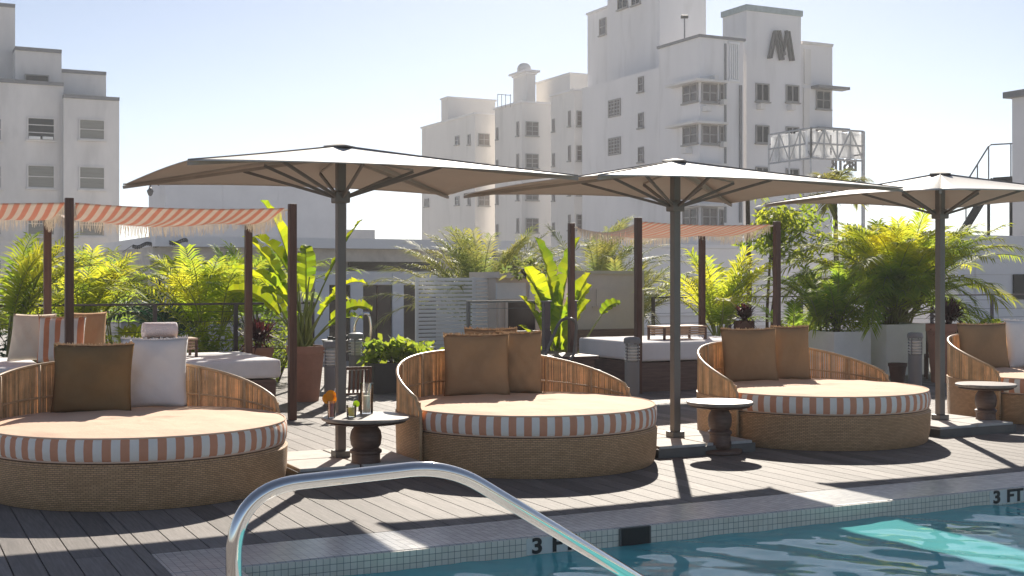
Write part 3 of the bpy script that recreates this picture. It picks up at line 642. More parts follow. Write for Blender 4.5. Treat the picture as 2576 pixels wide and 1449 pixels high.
# right wing
F6 = Face(1878, 90, 'R', -.9); mb = MB(); a, b = F6.at(2008), F6.at(2094); zt = hgt(118, b[1]); F6.boxw(mb, a, b, -6, zt, 0, 8); mb.build('wall', M['hotel'], B, off=B.location)
mb = MB(); F6.boxw(mb, F6.at(2016.5), b, zt + .003, zt + .2, .12, 8.1); mb.build('parapet', M['hotel2'], B, off=B.location)
F6.window(B, 2052, 2088, 229, 275, 'glassd', 2, 2); F6.window(B, 2052, 2088, 334, 380, 'glassd', 2, 2)
for y in (220, 324):
    mb = MB(); F6.box(mb, 2040, 2118, y, y + 7, .9, -.0); mb.build('ledge', M['trim'], B, off=B.location)
mb = MB(); F6.box(mb, 2020, 2034, 222, 520, .12, -.01); F6.box(mb, 2022, 2038, 124, 212, .1, -.01); mb.build('pilaster', M['hotel2'], B, off=B.location)
# corner windows and ledges of the bay
for y in (208, 313, 418, 520):
    FLe.window(B, 1719, 1757, y + 4, y + 50, 'glassb', 2, 2, fw=.1); FRe.window(B, 1764, 1804, y + 1, y + 50, 'glassb', 2, 2, fw=.1)
    o = 1.0; N = rE[0]; g_ = lambda a, b: (N[0] + U[0] * a + V[0] * b, N[1] + U[1] * a + V[1] * b)
    z = hgt(y - 1, 86); mb = MB(); f = lambda zz: [(*g_(-.7, -.7), zz), (*g_(1.9, -.7), zz), (*g_(1.9, -.002), zz), (*g_(-.002, -.002), zz), (*g_(-.002, 3.2), zz), (*g_(-.7, 3.2), zz)]
    mb.add(f(z) + f(z + .16), [(5, 4, 3, 2, 1, 0), (6, 7, 8, 9, 10, 11)] + [(i, (i + 1) % 6, 6 + (i + 1) % 6, 6 + i) for i in range(6)])
    mb.build('ledge', M['hotel2'], B, off=B.location)
mb = MB()
for i in range(5): FRe.box(mb, 1834 + i * 5, 1836.5 + i * 5, 112, 200, .1, -.01)
FRe.box(mb, 1832, 1858.5, 106, 111.5, .12, -.01); FRe.box(mb, 1832, 1858.5, 200.5, 206, .12, -.01); mb.build('grille', M['slat'], B, off=B.location)
mb = MB(); FRe.box(mb, 1822, 1826, 110, 560, .08, -.01); FRe.box(mb, 1858.8, 1864, 215, 560, .14, -.01); mb.build('downpipe', M['trim'], B, off=B.location)
for y in (210, 315, 420, 525):
    FRm.window(B, 1900, 1934, y, y + 46, 'glassd', 2, 1, fw=.1); FRm.window(B, 1976, 2009, y + 4, y + 48, 'glassd', 2, 1, fw=.1)
    FRe.window(B, 1809, 1819, y + 2, y + 42, 'glassb', 1, 2, fw=.05)
mb = MB()
for Fc, x0, x1, y in ((FRe, 1766, 1780, 268), (FRe, 1809, 1818, 252), (FRm, 1903, 1914, 263), (FLe, 1730, 1742, 374), (FRm, 1979, 1990, 266), (FRe, 1809, 1818, 358), (FRe, 1786, 1796, 192)): 
    mb = MB(); Fc.box(mb, x0, x1, y, y + 13, .55, -.01); mb.build('air_conditioner', M['hotel2'], B, off=B.location)
for y in (193, 284, 370, 458): Face(1724, 88.6, 'L').window(B, 1607, 1620, y, y + 38, 'glassb', 1, 2)
Fl = Face(1724, 88.6, 'L')
for yy in (250, 346):
    Fl.window(B, 1532, 1562, yy, yy + 44, 'glassb', 4, 5, fw=.12, sill=False)
# emblem: slanted strokes
mb = MB()
def stroke(x0, y0, x1, y1, wpx):
    a, b = FRm.at(x0), FRm.at(x1); n = NU; wv = wpx * 90 / FPX
    za, zb_ = hgt(y0, a[1]), hgt(y1, b[1])
    A = Vector((a[0] + n[0] * .2, a[1] + n[1] * .2, za)); C = Vector((b[0] + n[0] * .2, b[1] + n[1] * .2, zb_)); du = Vector((U[0], U[1], 0)) * wv; dn = Vector((n[0], n[1], 0)) * .16
    lo = [A - dn, A - dn + du, A + dn + du, A + dn]; hi = [C - dn, C - dn + du, C + dn + du, C + dn]
    mb.add(lo + hi, [(0, 1, 2, 3), (7, 6, 5, 4), (4, 5, 1, 0), (5, 6, 2, 1), (6, 7, 3, 2), (7, 4, 0, 3)])
stroke(1929, 148, 1942, 82, 3); stroke(1934, 148, 1947, 84, 2.5); stroke(1943, 78, 1958, 152, 3.5); stroke(1949, 78, 1964, 152, 3); stroke(1955, 78, 1968, 140, 2.5)
stroke(1962, 148, 1973, 86, 3); stroke(1972, 78, 1984, 154, 3.5); stroke(1978, 80, 1990, 154, 3)
mb.build('emblem', M['emblem'], B, off=B.location)
# roof mast
t_ = thing('roof_mast', 'thin mast with a black device on the roof beside the tower', 'mast', P(1722, 92, 87)); mb = MB(); mb.tube([(0, 0, -.15), (0, 0, 1.3)], .05, 6); mb.build('pole', M['trim'], t_)
mb = MB(); mb.box((0, 0, 1.35), (.5, .3, .2)); mb.build('device', M['black'], t_, bevel=.04)

# --- low white building behind the right cabana
B = thing('low_building', 'low pale building with banded wall behind the right cabana', 'building', P(1800, 1000, 60)); B.location.z = -6
mb = MB(); r = vol(mb, 1560, 50, 0, 2480, 622, -6, dv=26); mb.build('wall', M['white'], B, off=B.location)
mb = MB(); cap(mb, r[0], r[1], r[2], r[3], .1, .15); mb.build('parapet', M['hotel'], B, off=B.location)
Fw = Face(1560, 50, 'R'); mb = MB()
for i, y in enumerate((706, 738, 770, 800, 828)): Fw.box(mb, 1575, 2470, y - 12, y - 9, .06, -.01)
mb.build('wall_bands', M['conc'], B, off=B.location)
mb = MB(); Fw.box(mb, 1960, 2110, 560, 610, -6, 9); mb.build('roof_room', M['hotel2'], B, off=B.location)
# --- sign frame on its roof
Zs = 66.0
t_ = thing('rooftop_sign', 'white steel rooftop sign frame seen from behind with mirrored lettering', 'sign', P(2040, 700, Zs)); t_.location.z = r[3] + .15
FsL, FsR = Face(2040, Zs, 'L'), Face(2040, Zs, 'R'); off = t_.location
zt, zb = hgt(322, Zs), hgt(398, Zs)
mb = MB(); c0 = FsR.p; aL = FsL.at(1934); aR = FsR.at(2172)
def T3(q, z): return Vector((q[0], q[1], z))
lerp = lambda a, b, t: (a[0] + (b[0] - a[0]) * t, a[1] + (b[1] - a[1]) * t)
for z in (zt, zb, (zt + zb) / 2): mb.tube([T3(aL, z), T3(c0, z)], .05, 5); mb.tube([T3(c0, z), T3(aR, z)], .05, 5)
for t in (0, .25, .5, .75, 1):
    q = lerp(c0, aR, t); mb.tube([T3(q, off.z if t in (0, 1) else zb), T3(q, zt)], .05 if t < 1 else .11, 5)
    q2 = lerp(aL, c0, t); mb.tube([T3(q2, off.z if t in (0, .5) else zb), T3(q2, zt)], .05, 5)
for i in range(4): 
    mb.tube([T3(lerp(c0, aR, i / 4), zt if i % 2 else zb), T3(lerp(c0, aR, (i + 1) / 4), zb if i % 2 else zt)], .05, 5)
    mb.tube([T3(lerp(aL, c0, i / 4), zt if i % 2 else zb), T3(lerp(aL, c0, (i + 1) / 4), zb if i % 2 else zt)], .035, 5)
mb.build('frame', M['signf'], t_, off=off)
random.seed(5)
def stroke3(mb, p0, p1, w_, Fc): mb.bar(p0, p1, w_, .12, up=(Fc.n[0], Fc.n[1], 0))
for Fc, A, C_, n in ((FsL, aL, c0, 9), (FsR, c0, aR, 6)):
    for i in range(n):     # big channel letters, seen from their backs
        mb = MB(); q0 = lerp(A, C_, (i + .12) / n); q1 = lerp(A, C_, (i + .82) / n); o = Vector((-Fc.n[0], -Fc.n[1], 0)) * .25
        k = (0, 1, 2, 0, 1, 0)[i % 6]; za, zb2 = zb + .12, zt - .12; w_ = .22 if Fc is FsL else .36
        stroke3(mb, T3(q0, za) + o, T3(q0, zb2) + o, w_, Fc)
        if k == 0: stroke3(mb, T3(q1, za) + o, T3(q1, zb2) + o, w_, Fc); stroke3(mb, T3(q0, zb2) + o * 1.1, T3(q1, zb2) + o * 1.1, w_ * .6, Fc)
        if k == 1: stroke3(mb, T3(q0, zb2) + o * 1.1, T3(q1, za) + o * 1.1, w_, Fc); stroke3(mb, T3(q1, za) + o, T3(q1, zb2) + o, w_, Fc)
        if k == 2:
            for zz in (za, (za + zb2) / 2, zb2): stroke3(mb, T3(q0, zz) + o * 1.1, T3(q1, zz) + o * 1.1, w_ * .7, Fc)
        mb.build('channel_letter', M['sign'], t_, off=off)
me = text_mesh('BISTR', 1.0, .08, .03, flip=True); me.name = 'lettering'; me.materials.append(M['emblem'])
o = bpy.data.objects.new('lettering', me); col.objects.link(o); o.parent = t_
q = P(2123, 416, 68); o.location = q - Vector(t_.location); o.rotation_euler = (R(90), 0, PHI); o.scale = (.72, .85, 1)
mb = MB(); mb.tube([P(2078, 401, 67.5), T3(aR, hgt(399, 70))], .04, 5); mb.build('letter_rail', M['trim'], t_, off=off)

# --- white building and stair at the right edge
B = thing('stair_building', 'white building with dark roof edge cut by the right frame edge', 'building', P(2640, 1000, 47)); B.location.z = -6
mb = MB(); q_ = Face(2546, 45, 'L').at(2960); Zq = q_[1]; zt_ = hgt(247, 45); yq = 700 - (zt_ - EYE) * FPX / Zq; r = vol(mb, 2960, Zq, 2546, 0, yq, -6, du=9); mb.build('wall', M['white'], B, off=B.location)
mb = MB(); cap(mb, r[0], r[1], r[2], r[3], .22, .22); mb.build('roof_edge', M['trim'], B, off=B.location)
B = thing('boundary_wall', 'white panelled boundary wall below the black stair', 'wall', P(2540, 900, 32)); B.location.z = -6
mb = MB(); Fq = Face(2500, 34, 'R'); Fq.boxw(mb, Fq.at(2410), Fq.at(2760), -6, hgt(592, 34), 0, .3); mb.build('wall_panel', M['white'], B, off=B.location)
mb = MB(); Fq.box(mb, 2452, 2454, 594, 800, .02, -.01); Fq.box(mb, 2420, 2740, 690, 692, .02, -.01); mb.build('wall_joints', M['conc'], B, off=B.location)
mb = MB(); Fq.box(mb, 2547, 2640, 690, 752, .06, -.01); mb.build('dark_board', M['black'], B, off=B.location)
t_ = thing('metal_stair', 'black metal outdoor stair with tube handrails beside the white building', 'stair', P(2480, 620, 40)); off = t_.location
Fs1, Fs2 = Face(2490, 41, 'R'), Face(2490, 42.2, 'R')
mb = MB()
S = lambda Fc, x, y: T3(Fc.at(x), hgt(y, Fc.at(x)[1]))
for Fc in (Fs1, Fs2): mb.bar(S(Fc, 2418, 590), S(Fc, 2500, 455), .06, .28); mb.bar(S(Fc, 2500, 455), S(Fc, 2545, 452), .06, .22)
mb.build('stringer', M['black'], t_, off=off)
mb = MB()
for i in range(13):
    x, y = 2420 + 80 * i / 12, 588 - 133 * i / 12; a, b = S(Fs1, x, y), S(Fs2, x, y); mb.bar(a, b, .24, .03)
mb.bar(S(Fs1, 2520, 455), S(Fs2, 2520, 455), .55, .03); mb.build('treads', M['black'], t_, off=off)
mb = MB()
for Fc, sh in ((Fs1, 0), (Fs2, 0)):
    mb.tube([S(Fc, 2405, 500), S(Fc, 2487, 368), S(Fc, 2492, 364), S(Fc, 2546, 361)], .025, 6)
    for x, y0, y1 in ((2430, 460, 572), (2459, 413, 522), (2487, 368, 478), (2543, 362, 455)): mb.tube([S(Fc, x, y0), S(Fc, x, y1)], .022, 6)
mb.build('handrail', M['trim'], t_, off=off)
mb = MB()
for Fc in (Fs1, Fs2):
    for x, yt_ in ((2430, 572), (2487, 480), (2543, 455)): q = S(Fc, x, yt_); mb.tube([q, Vector((q.x, q.y, -6))], .05, 6)
mb.build('post', M['black'], t_, off=off)
# ============================================================ PARASOLS
def arc(c, r, a0, a1, n): return [(c[0] + r * math.cos(a0 + (a1 - a0) * i / n), c[1] + r * math.sin(a0 + (a1 - a0) * i / n)) for i in range(n + 1)]
def make_parasol(W, D, hc, ha):
    t = thing('parasol', 'x', 'parasol', (0, 0, 0), PHI, 'taupe parasols standing behind the daybeds')
    hx, hy = W / 2, D / 2
    cr = [(-hx, -hy), (hx, -hy), (hx, hy), (-hx, hy)]
    mb = MB(); N = 10
    for i in range(4):
        a, b = Vector((*cr[i], hc)), Vector((*cr[(i + 1) % 4], hc)); top = Vector((0, 0, ha))
        vs = []; idx = {}
        for r_ in range(N + 1):
            for k in range(N + 1):
                e = a.lerp(b, k / N); s_ = r_ / N; p = top.lerp(e, s_)
                w_ = 4 * (k / N) * (1 - k / N)
                p.z -= 0.10 * s_ * (1 - s_) * w_ + 0.02 * s_ * (1 - s_); p.z += -0.0 + 0.035 * w_ * s_ * s_
                pl = Vector((p.x, p.y, 0)); p = p - pl * (0.035 * w_ * s_ ** 3)
                idx[(r_, k)] = len(vs); vs.append(p)
        fs = [(idx[(r_, k)], idx[(r_ + 1, k)], idx[(r_ + 1, k + 1)], idx[(r_, k + 1)]) for r_ in range(N) for k in range(N)]
        mb.add(vs, fs)
    cn = mb.build('canopy', [M['canopy'], M['lining']], t, smooth=True, solid=.006)
    cn.modifiers[0].material_offset = 1; cn.modifiers[0].offset = -1
    md = MB()
    for c_ in cr: md.tube([Vector((*c_, hc)).lerp(Vector((0, 0, ha)), s_) + Vector((0, 0, .004 - 0.02 * s_ * (1 - s_))) for s_ in (0, .2, .4, .6, .8, 1)], .0055, 6)
    md.build('seam', M['seam'], cn)
    vt = MB(); vt.lathe([(.15, 0), (.15, .012), (.02, .035), (0, .036)], (0, 0, ha - .016), 4); vt.build('cap', M['seam'], t)
    mb = MB(); mb.box((0, 0, (ha - .06 + .1) / 2), (.075, .075, ha - .16)); mb.build('pole', M['pole'], t, bevel=.008)
    mb = MB(); mb.box((0, 0, hc - .14), (.13, .13, .10)); mb.build('slider', M['pole'], t, bevel=.01)
    mb = MB(); mb.box((0, 0, ha - .10), (.12, .12, .07)); mb.build('hub', M['pole'], t, bevel=.01)
    for i in range(8):
        if i % 2 == 0: e = Vector((*cr[i // 2], hc - .012))
        else:
            a, b = cr[i // 2], cr[(i // 2 + 1) % 4]; e = Vector(((a[0] + b[0]) / 2 * .96, (a[1] + b[1]) / 2 * .96, hc + .0))
        top = Vector((0, 0, ha - .1)) + Vector((e.x, e.y, 0)).normalized() * .05
        mb = MB(); mb.bar(top, e - Vector((0, 0, .012)), .020, .026) if i % 2 == 0 else mb.bar(top, top.lerp(e, .42), .016, .016); rb = mb.build('rib', M['lrib'], t)
        m_ = top.lerp(e, .42) - Vector((0, 0, .012)); mb = MB(); mb.bar(Vector((0, 0, hc - .14)) + Vector((e.x, e.y, 0)).normalized() * .06, m_, .018, .024); mb.build('strut', M['pole'], rb)
    # base with four pavers
    mb = MB(); mb.box((0, 0, .02), (1.06, 1.06, .04)); 
    for a in (-1, 1): mb.box((a * .525, 0, .06), (.012, 1.06, .04)); mb.box((0, a * .525, .06), (1.036, .012, .04))
    bs = mb.build('base_frame', M['steel'], t)
    for a in (-1, 1):
        for b in (-1, 1): mb = MB(); mb.box((a * .26, b * .26, .072), (.50, .50, .062)); mb.build('paver', M['slab'], t, bevel=.006)
    mb = MB(); mb.box((0, 0, .13), (.13, .13, .055)); mb.build('pole_foot', M['steel'], t, bevel=.006)
    return t
def parasol(px, py, W, D, lab, at=None):
    p = G(px, py, .1) if at is None else Vector((*at, 0)); t = make_parasol(W, D, 2.42, 2.71); t.location = (p.x, p.y, 0); t['label'] = lab
parasol(857, 1150, 3.1, 2.6, 'taupe square parasol at left, above the small table with the drinks')
parasol(1697, 1126, 3.2, 2.6, 'taupe square parasol in the middle, between the second and third daybed', (1.54, 12.0))
parasol(2365, 1056, 2.6, 2.6, 'taupe square parasol furthest right, its canopy cut by the frame edge')

# ============================================================ DAYBEDS
BR_ = 1.13
def rim_h(a): return .91 - .33 * min(1, abs(a) / 92.0) ** 2.1
def make_daybed():
    t = thing('daybed', 'x', 'daybed', (0, 0, 0), 0, 'round wicker daybeds in a row by the pool')
    mb = MB(); mb.lathe([(BR_ - .07, .0), (BR_ - .045, .0), (BR_ - .03, .02), (BR_ - .012, .12), (BR_ - .005, .3), (BR_ - .03, .325), (.4, .325), (0, .325)], n=96); mb.build('base', M['wicker'], t, smooth=True, angle=40)
    # mattress: striped side, peach top
    mb = MB(); n = 128
    prof = [(1.05, .328), (1.10, .335), (1.118, .36), (1.124, .42), (1.118, .475), (1.10, .50)]
    mb.lathe(prof, n=n, mi=0)
    mb.f.pop(); mb.m.pop()
    vs = []; fs = []; rs = [1.10, 1.08, 1.0, .85, .65, .4, .2]
    for r_ in rs:
        for k in range(n):
            a = 2 * math.pi * k / n; z = .50 + .026 * (1 - (r_ / 1.10) ** 4) + (.005 * math.sin(a * 5 + r_ * 9) + .004 * math.sin(a * 11 - r_ * 14)) * (1 if r_ < 1.04 else 0); vs.append((r_ * math.cos(a), r_ * math.sin(a), z))
    vs.append((0, 0, .526))
    for i in range(len(rs) - 1):
        for k in range(n): fs.append((i * n + k, i * n + (k + 1) % n, (i + 1) * n + (k + 1) % n, (i + 1) * n + k))
    l = (len(rs) - 1) * n
    for k in range(n): fs.append((l + k, l + (k + 1) % n, len(vs) - 1))
    mb.add(vs, fs, 1)
    mt = mb.build('mattress', [M['stripe'], M['peach']], t, smooth=True)
    for z, r_ in ((.50, 1.104), (.337, 1.104)):
        mb = MB(); mb.tube([(r_ * math.cos(2 * math.pi * k / 96), r_ * math.sin(2 * math.pi * k / 96), z) for k in range(97)], .007, 6, cap=False); mb.build('piping', M['peach'], mt, smooth=True)
    # backrest shell round the rear (local +Y is the middle of the back)
    A0, A1 = -92.0, 92.0
    pt = lambda a, r_, z: Vector((r_ * math.sin(R(a)), r_ * math.cos(R(a)), z))
    # low woven skirt of the shell
    mb = MB(); n = 60; vs = []; fs = []
    for i in range(n + 1):
        a = A0 + (A1 - A0) * i / n
        for r_, z in ((1.136, .005), (1.165, .005), (1.175, .45), (1.138, .45)): vs.append(pt(a, r_, z))
    for i in range(n):
        for k in range(4): fs.append((i * 4 + k, i * 4 + (k + 1) % 4, (i + 1) * 4 + (k + 1) % 4, (i + 1) * 4 + k))
    fs += [(3, 2, 1, 0), (n * 4, n * 4 + 1, n * 4 + 2, n * 4 + 3)]; mb.add(vs, fs); mb.build('skirt', M['wicker'], t, smooth=True, angle=40)
    mb = MB(); rr = random.Random(11); a = A0 + .6
    while a < A1 - .4:
        h = rim_h(a) - .01; mb.bar(pt(a, 1.158 + rr.uniform(-.004, .004), .452), pt(a + rr.uniform(-.12, .12), 1.158, h), (.0165, .0195)[int(a * 3) % 2], .010, up=pt(a, 1, 0)); a += 1.14
    bk = mb.build('backrest', M['cane'], t)
    rim = [pt(A0, 1.158, .10), pt(A0, 1.158, .3), pt(A0, 1.158, .5)] + [pt(A0 + (A1 - A0) * i / 48, 1.158, rim_h(A0 + (A1 - A0) * i / 48)) for i in range(1, 48)] + [pt(A1, 1.158, .5), pt(A1, 1.158, .3), pt(A1, 1.158, .10)]
    mb = MB(); mb.tube(rim, .0145, 8); mb.build('top_rail', M['cane2'], bk, smooth=True)
    for q, rad in ((.46, .010), (.62, .009)):
        mb = MB(); mb.tube([pt(a_, 1.145, .46 if q < .5 else .46 + (rim_h(a_) - .46) * .38) for a_ in [A0 + (A1 - A0) * i / 48 for i in range(1, 48)]], rad, 6); mb.build('cross_rail', M['cane2'], bk, smooth=True)
    for i in range(1, 8):
        a = A0 + (A1 - A0) * i / 8; mb = MB(); mb.tube([pt(a, 1.140, .3), pt(a, 1.140, rim_h(a))], .012, 6); mb.build('upright', M['cane2'], bk, smooth=True)
    return t
BED = make_daybed()
RB = R(126.7 - 90)
beds = [((-2.87, 9.8), 'round wicker daybed at the left frame edge, with an olive and a white pillow'),
        ((.15, 11.22), 'round wicker daybed in the middle, with tan pillows only, directly right of the drinks table'),
        ((3.05, 12.85), 'round wicker daybed between the middle and right parasol, with two tan pillows'),
        ((6.28, 14.75), 'round wicker daybed cut off by the right frame edge, with a white pillow')]
for i, (p, lab) in enumerate(beds):
    if i == 0: BED.location = (*p, 0); BED.rotation_euler = (0, 0, RB); BED['label'] = lab
    else: clone(BED, (*p, 0), RB, lab)

# ============================================================ PILLOWS
def pillow_mesh(w_, h_, t_, m, edge=None, seed=1, n=16):
    rr = random.Random(seed); mb = MB()
    def pt(i, j, side):
        x, y = 2 * i / n - 1, 2 * j / n - 1
        b = (max(0, 1 - abs(x) ** 2.6) * max(0, 1 - abs(y) ** 2.6)) ** .55
        pin = 1 - .055 * (1 - abs(y) ** 2) * (abs(x) ** 3)
        pin2 = 1 - .055 * (1 - abs(x) ** 2) * (abs(y) ** 3)
        wob = .020 * math.sin(3 * x + seed) * math.cos(2.5 * y + seed * 2) + .012 * math.sin(5.5 * x - 4 * y + seed * 3) + .008 * math.sin(9 * y + 3 * x * seed)
        return (x * w_ / 2 * pin, side * t_ / 2 * b + wob * b, h_ / 2 + y * h_ / 2 * pin2)
    vs = [pt(i, j, -1) for j in range(n + 1) for i in range(n + 1)]; f = lambda i, j: j * (n + 1) + i
    fs = [(f(i, j), f(i + 1, j), f(i + 1, j + 1), f(i, j + 1)) for j in range(n) for i in range(n)]
    mb.add(vs, fs)
    vs2 = [pt(i, j, 1) for j in range(n + 1) for i in range(n + 1)]; mb.add(vs2, [tuple(reversed(q)) for q in fs])
    o = mb.build('pillow', m, smooth=True)
    md = o.modifiers.new('weld', 'WELD'); md.merge_threshold = .0008
    if edge:
        fr = MB(); k = 90; vs_ = []
        for q in range(k + 1):
            p = Vector(pt(q / k * n, n, 1)); p.y = 0; L = rr.uniform(.006, .030) * (1 if q % 2 else .5)
            vs_ += [p + Vector((0, 0, -.004)), p + Vector((rr.uniform(-.003, .003), rr.uniform(-.012, .006), L))]
        fr.add(vs_, [(2 * q, 2 * q + 2, 2 * q + 3, 2 * q + 1) for q in range(k)])
        fo = fr.build('frayed_edge', edge, o, solid=.004)
    return o
def pillow(x, y, Z, w_, h_, m, lab, rz=0, lean=10, z0=.5, t_=.17, edge='fray', seed=1, name='pillow', group='scatter pillows on the daybeds'):
    o = pillow_mesh(w_, h_, t_, M[m], M[edge] if edge else None, seed); o.name = name
    X = (x - 1288) * Z / FPX; o.location = (X, Z, z0); o.rotation_euler = (R(-lean), 0, rz); return tag(o, lab, 'pillow', group)
pillow(229, 0, 10.35, .65, .57, 'olive', 'olive brown square pillow on the left daybed', R(4), seed=1)
pillow(385, 0, 10.75, .56, .60, 'whitef', 'white square pillow half behind the olive one on the left daybed', R(9), edge='whitef', seed=2)
pillow(1200, 0, 11.8, .62, .59, 'tan', 'front tan pillow with frayed top edge on the middle daybed', R(6), seed=3)
pillow(1306, 0, 12.02, .44, .60, 'tan', 'tan pillow at the right of the front one on the middle daybed', R(2), seed=4)
pillow(1240, 0, 12.12, .52, .63, 'tan', 'tan pillow mostly hidden behind the other two on the middle daybed', R(12), seed=5)
pillow(1890, 0, 13.42, .62, .575, 'tan', 'larger tan pillow on the daybed between the middle and right parasol', R(10), seed=6)
pillow(1992, 0, 13.7, .42, .59, 'tan', 'narrow tan pillow turned aside, touching the larger one left of the white planters', R(2), seed=7)
pillow(2480, 0, 15.3, .66, .56, 'tan', 'tan pillow on the daybed at the right frame edge', R(12), seed=8)
pillow(2590, 0, 15.5, .56, .60, 'whitef', 'white pillow cut by the right frame edge', R(10), edge='whitef', seed=9)

# ============================================================ SIDE TABLES, DRINKS
def make_table():
    t = thing('side_table', 'x', 'side table', (0, 0, 0), 0, 'turned wood side tables between the daybeds')
    mb = MB(); mb.lathe([(.0, .448), (.27, .448), (.302, .455), (.31, .465), (.31, .478), (.302, .484), (0, .484)], n=48); mb.build('table_top', M['ttop'], t, smooth=True, angle=35)
    mb = MB(); mb.lathe([(0, .425), (.24, .425), (.28, .436), (.27, .447), (0, .447)], n=40); mb.build('under_rim', M['turned'], t, smooth=True, angle=35)
    mb = MB(); mb.lathe([(.07, .424), (.075, .41), (.085, .395), (.105, .36), (.112, .31), (.105, .25), (.09, .225), (.098, .215), (.112, .205), (.112, .185), (.1, .175), (.1, .12), (.106, .10), (.106, .06), (.09, .045)], n=40); mb.v = mb.v
    mb.build('pedestal', M['turned'], t, smooth=True, angle=50)
    mb = MB(); mb.lathe([(0, .045), (.17, .044), (.205, .035), (.21, .012), (.2, 0), (0, 0)], n=40)
    mb.build('foot', M['turned'], t, smooth=True, angle=35)
    return t
TB = make_table()
TB.location = (-1.19, 10.36, 0); TB.scale = (1.16, 1.16, .99); TB['label'] = 'turned wood side table carrying the two cocktails, beside the left parasol pole'
p = P(1811, 1010, 11.65); clone(TB, (p.x, p.y, 0), 0, 'turned wood side table with bare top in front of the middle parasol pole').scale = (.98, .98, .98)
p = P(2480, 968, 13.5); clone(TB, (p.x, p.y, 0), 0, 'turned wood side table furthest right, next to the right parasol').scale = (1, 1, 1)
TZ = .484 * .99 + .001
def glass(mb, r0, r1, h, th=.002, n=24): mb.lathe([(0, 0), (r0, 0), (r1, h), (r1 - th, h), (r0 - th, .008), (0, .008)], n=n)
X = lambda px, Z: (px - 1288) * Z / FPX
t_ = thing('cocktail', 'tall orange cocktail with orange slices and a white straw', 'drink', (X(834, 10.22), 10.22, TZ))
mb = MB(); glass(mb, .030, .036, .135); mb.build('glass', M['glass'], t_, smooth=True, angle=40)
mb = MB(); mb.lathe([(0, .009), (.0275, .009), (.033, .115), (0, .115)], n=20); mb.build('drink', M['cocktail'], t_, smooth=True, angle=40)
for dx, dz, a in ((-.03, .155, 20), (.0, .148, -25), (-.005, .18, 60)):
    mb = MB(); mb.lathe([(0, -.003), (.043, -.003), (.043, .003), (0, .003)], n=24); o = mb.build('fruit_slice', M['orange'], t_, smooth=True, angle=40); o.location = (dx, -.01, dz); o.rotation_euler = (R(80), R(a), 0)
mb = MB(); mb.tube([(.0, 0, .02), (.03, 0, .235)], .003, 6); mb.build('straw', M['straw'], t_)
t_ = thing('cocktail', 'short yellow cocktail with a lime slice and white straw', 'drink', (X(884, 10.28), 10.28, TZ), 0)
mb = MB(); glass(mb, .038, .042, .095); mb.build('glass', M['glass'], t_, smooth=True, angle=40)
mb = MB(); mb.lathe([(0, .009), (.0355, .009), (.039, .075), (0, .075)], n=20); mb.build('drink', M['lemonade'], t_, smooth=True, angle=40)
mb = MB(); mb.lathe([(0, -.003), (.027, -.003), (.027, .003), (0, .003)], n=24); o = mb.build('fruit_slice', M['lime'], t_, smooth=True, angle=40); o.location = (.04, -.005, .105); o.rotation_euler = (R(80), R(30), 0)
mb = MB(); mb.tube([(.0, 0, .02), (.022, 0, .15)], .0025, 6); mb.build('straw', M['straw'], t_)
t_ = thing('candle_holder', 'clear glass hurricane holder with an ivory candle on the drinks table', 'candle holder', (X(922, 10.55), 10.55, TZ))
mb = MB(); glass(mb, .055, .055, .25, .003); mb.build('glass', M['glass'], t_, smooth=True, angle=40)
mb = MB(); mb.lathe([(0, .009), (.03, .009), (.03, .14), (.028, .146), (0, .144)], n=24); mb.build('candle', M['wax'], t_, smooth=True, angle=40)

# ============================================================ HANDRAIL IN FRONT
u0, v0 = uv((-.96, 4.30)); p0 = xy(u0, v0)
t_ = thing('pool_handrail', 'polished stainless steel handrail in the foreground, leading down into the pool', 'handrail', (p0.x, p0.y, 0), PHI)
def bend(pts, r_, n=8):
    out = [Vector(pts[0])]
    for i in range(1, len(pts) - 1):
        a, b, c_ = Vector(pts[i - 1]), Vector(pts[i]), Vector(pts[i + 1]); rr = r_[i - 1]
        p1 = b + (a - b).normalized() * rr; p2 = b + (c_ - b).normalized() * rr
        out += [p1 * (1 - s_) ** 2 + b * 2 * s_ * (1 - s_) + p2 * s_ ** 2 for s_ in [k / n for k in range(n + 1)]]
    return out + [Vector(pts[-1])]
mb = MB(); mb.tube(bend([(0.02, 0, .0), (0.02, 0, .885), (.81, 0, .915), (2.9, 0, -.38)], (.23, .16), 14), .027, 24)
mb.build('rail', M['chrome'], t_, smooth=True)
mb = MB(); mb.lathe([(.028, .03), (.05, .024), (.055, .0), (.028, 0)], c=(.02, 0, 0), n=24); mb.build('escutcheon', M['chrome'], t_, smooth=True)

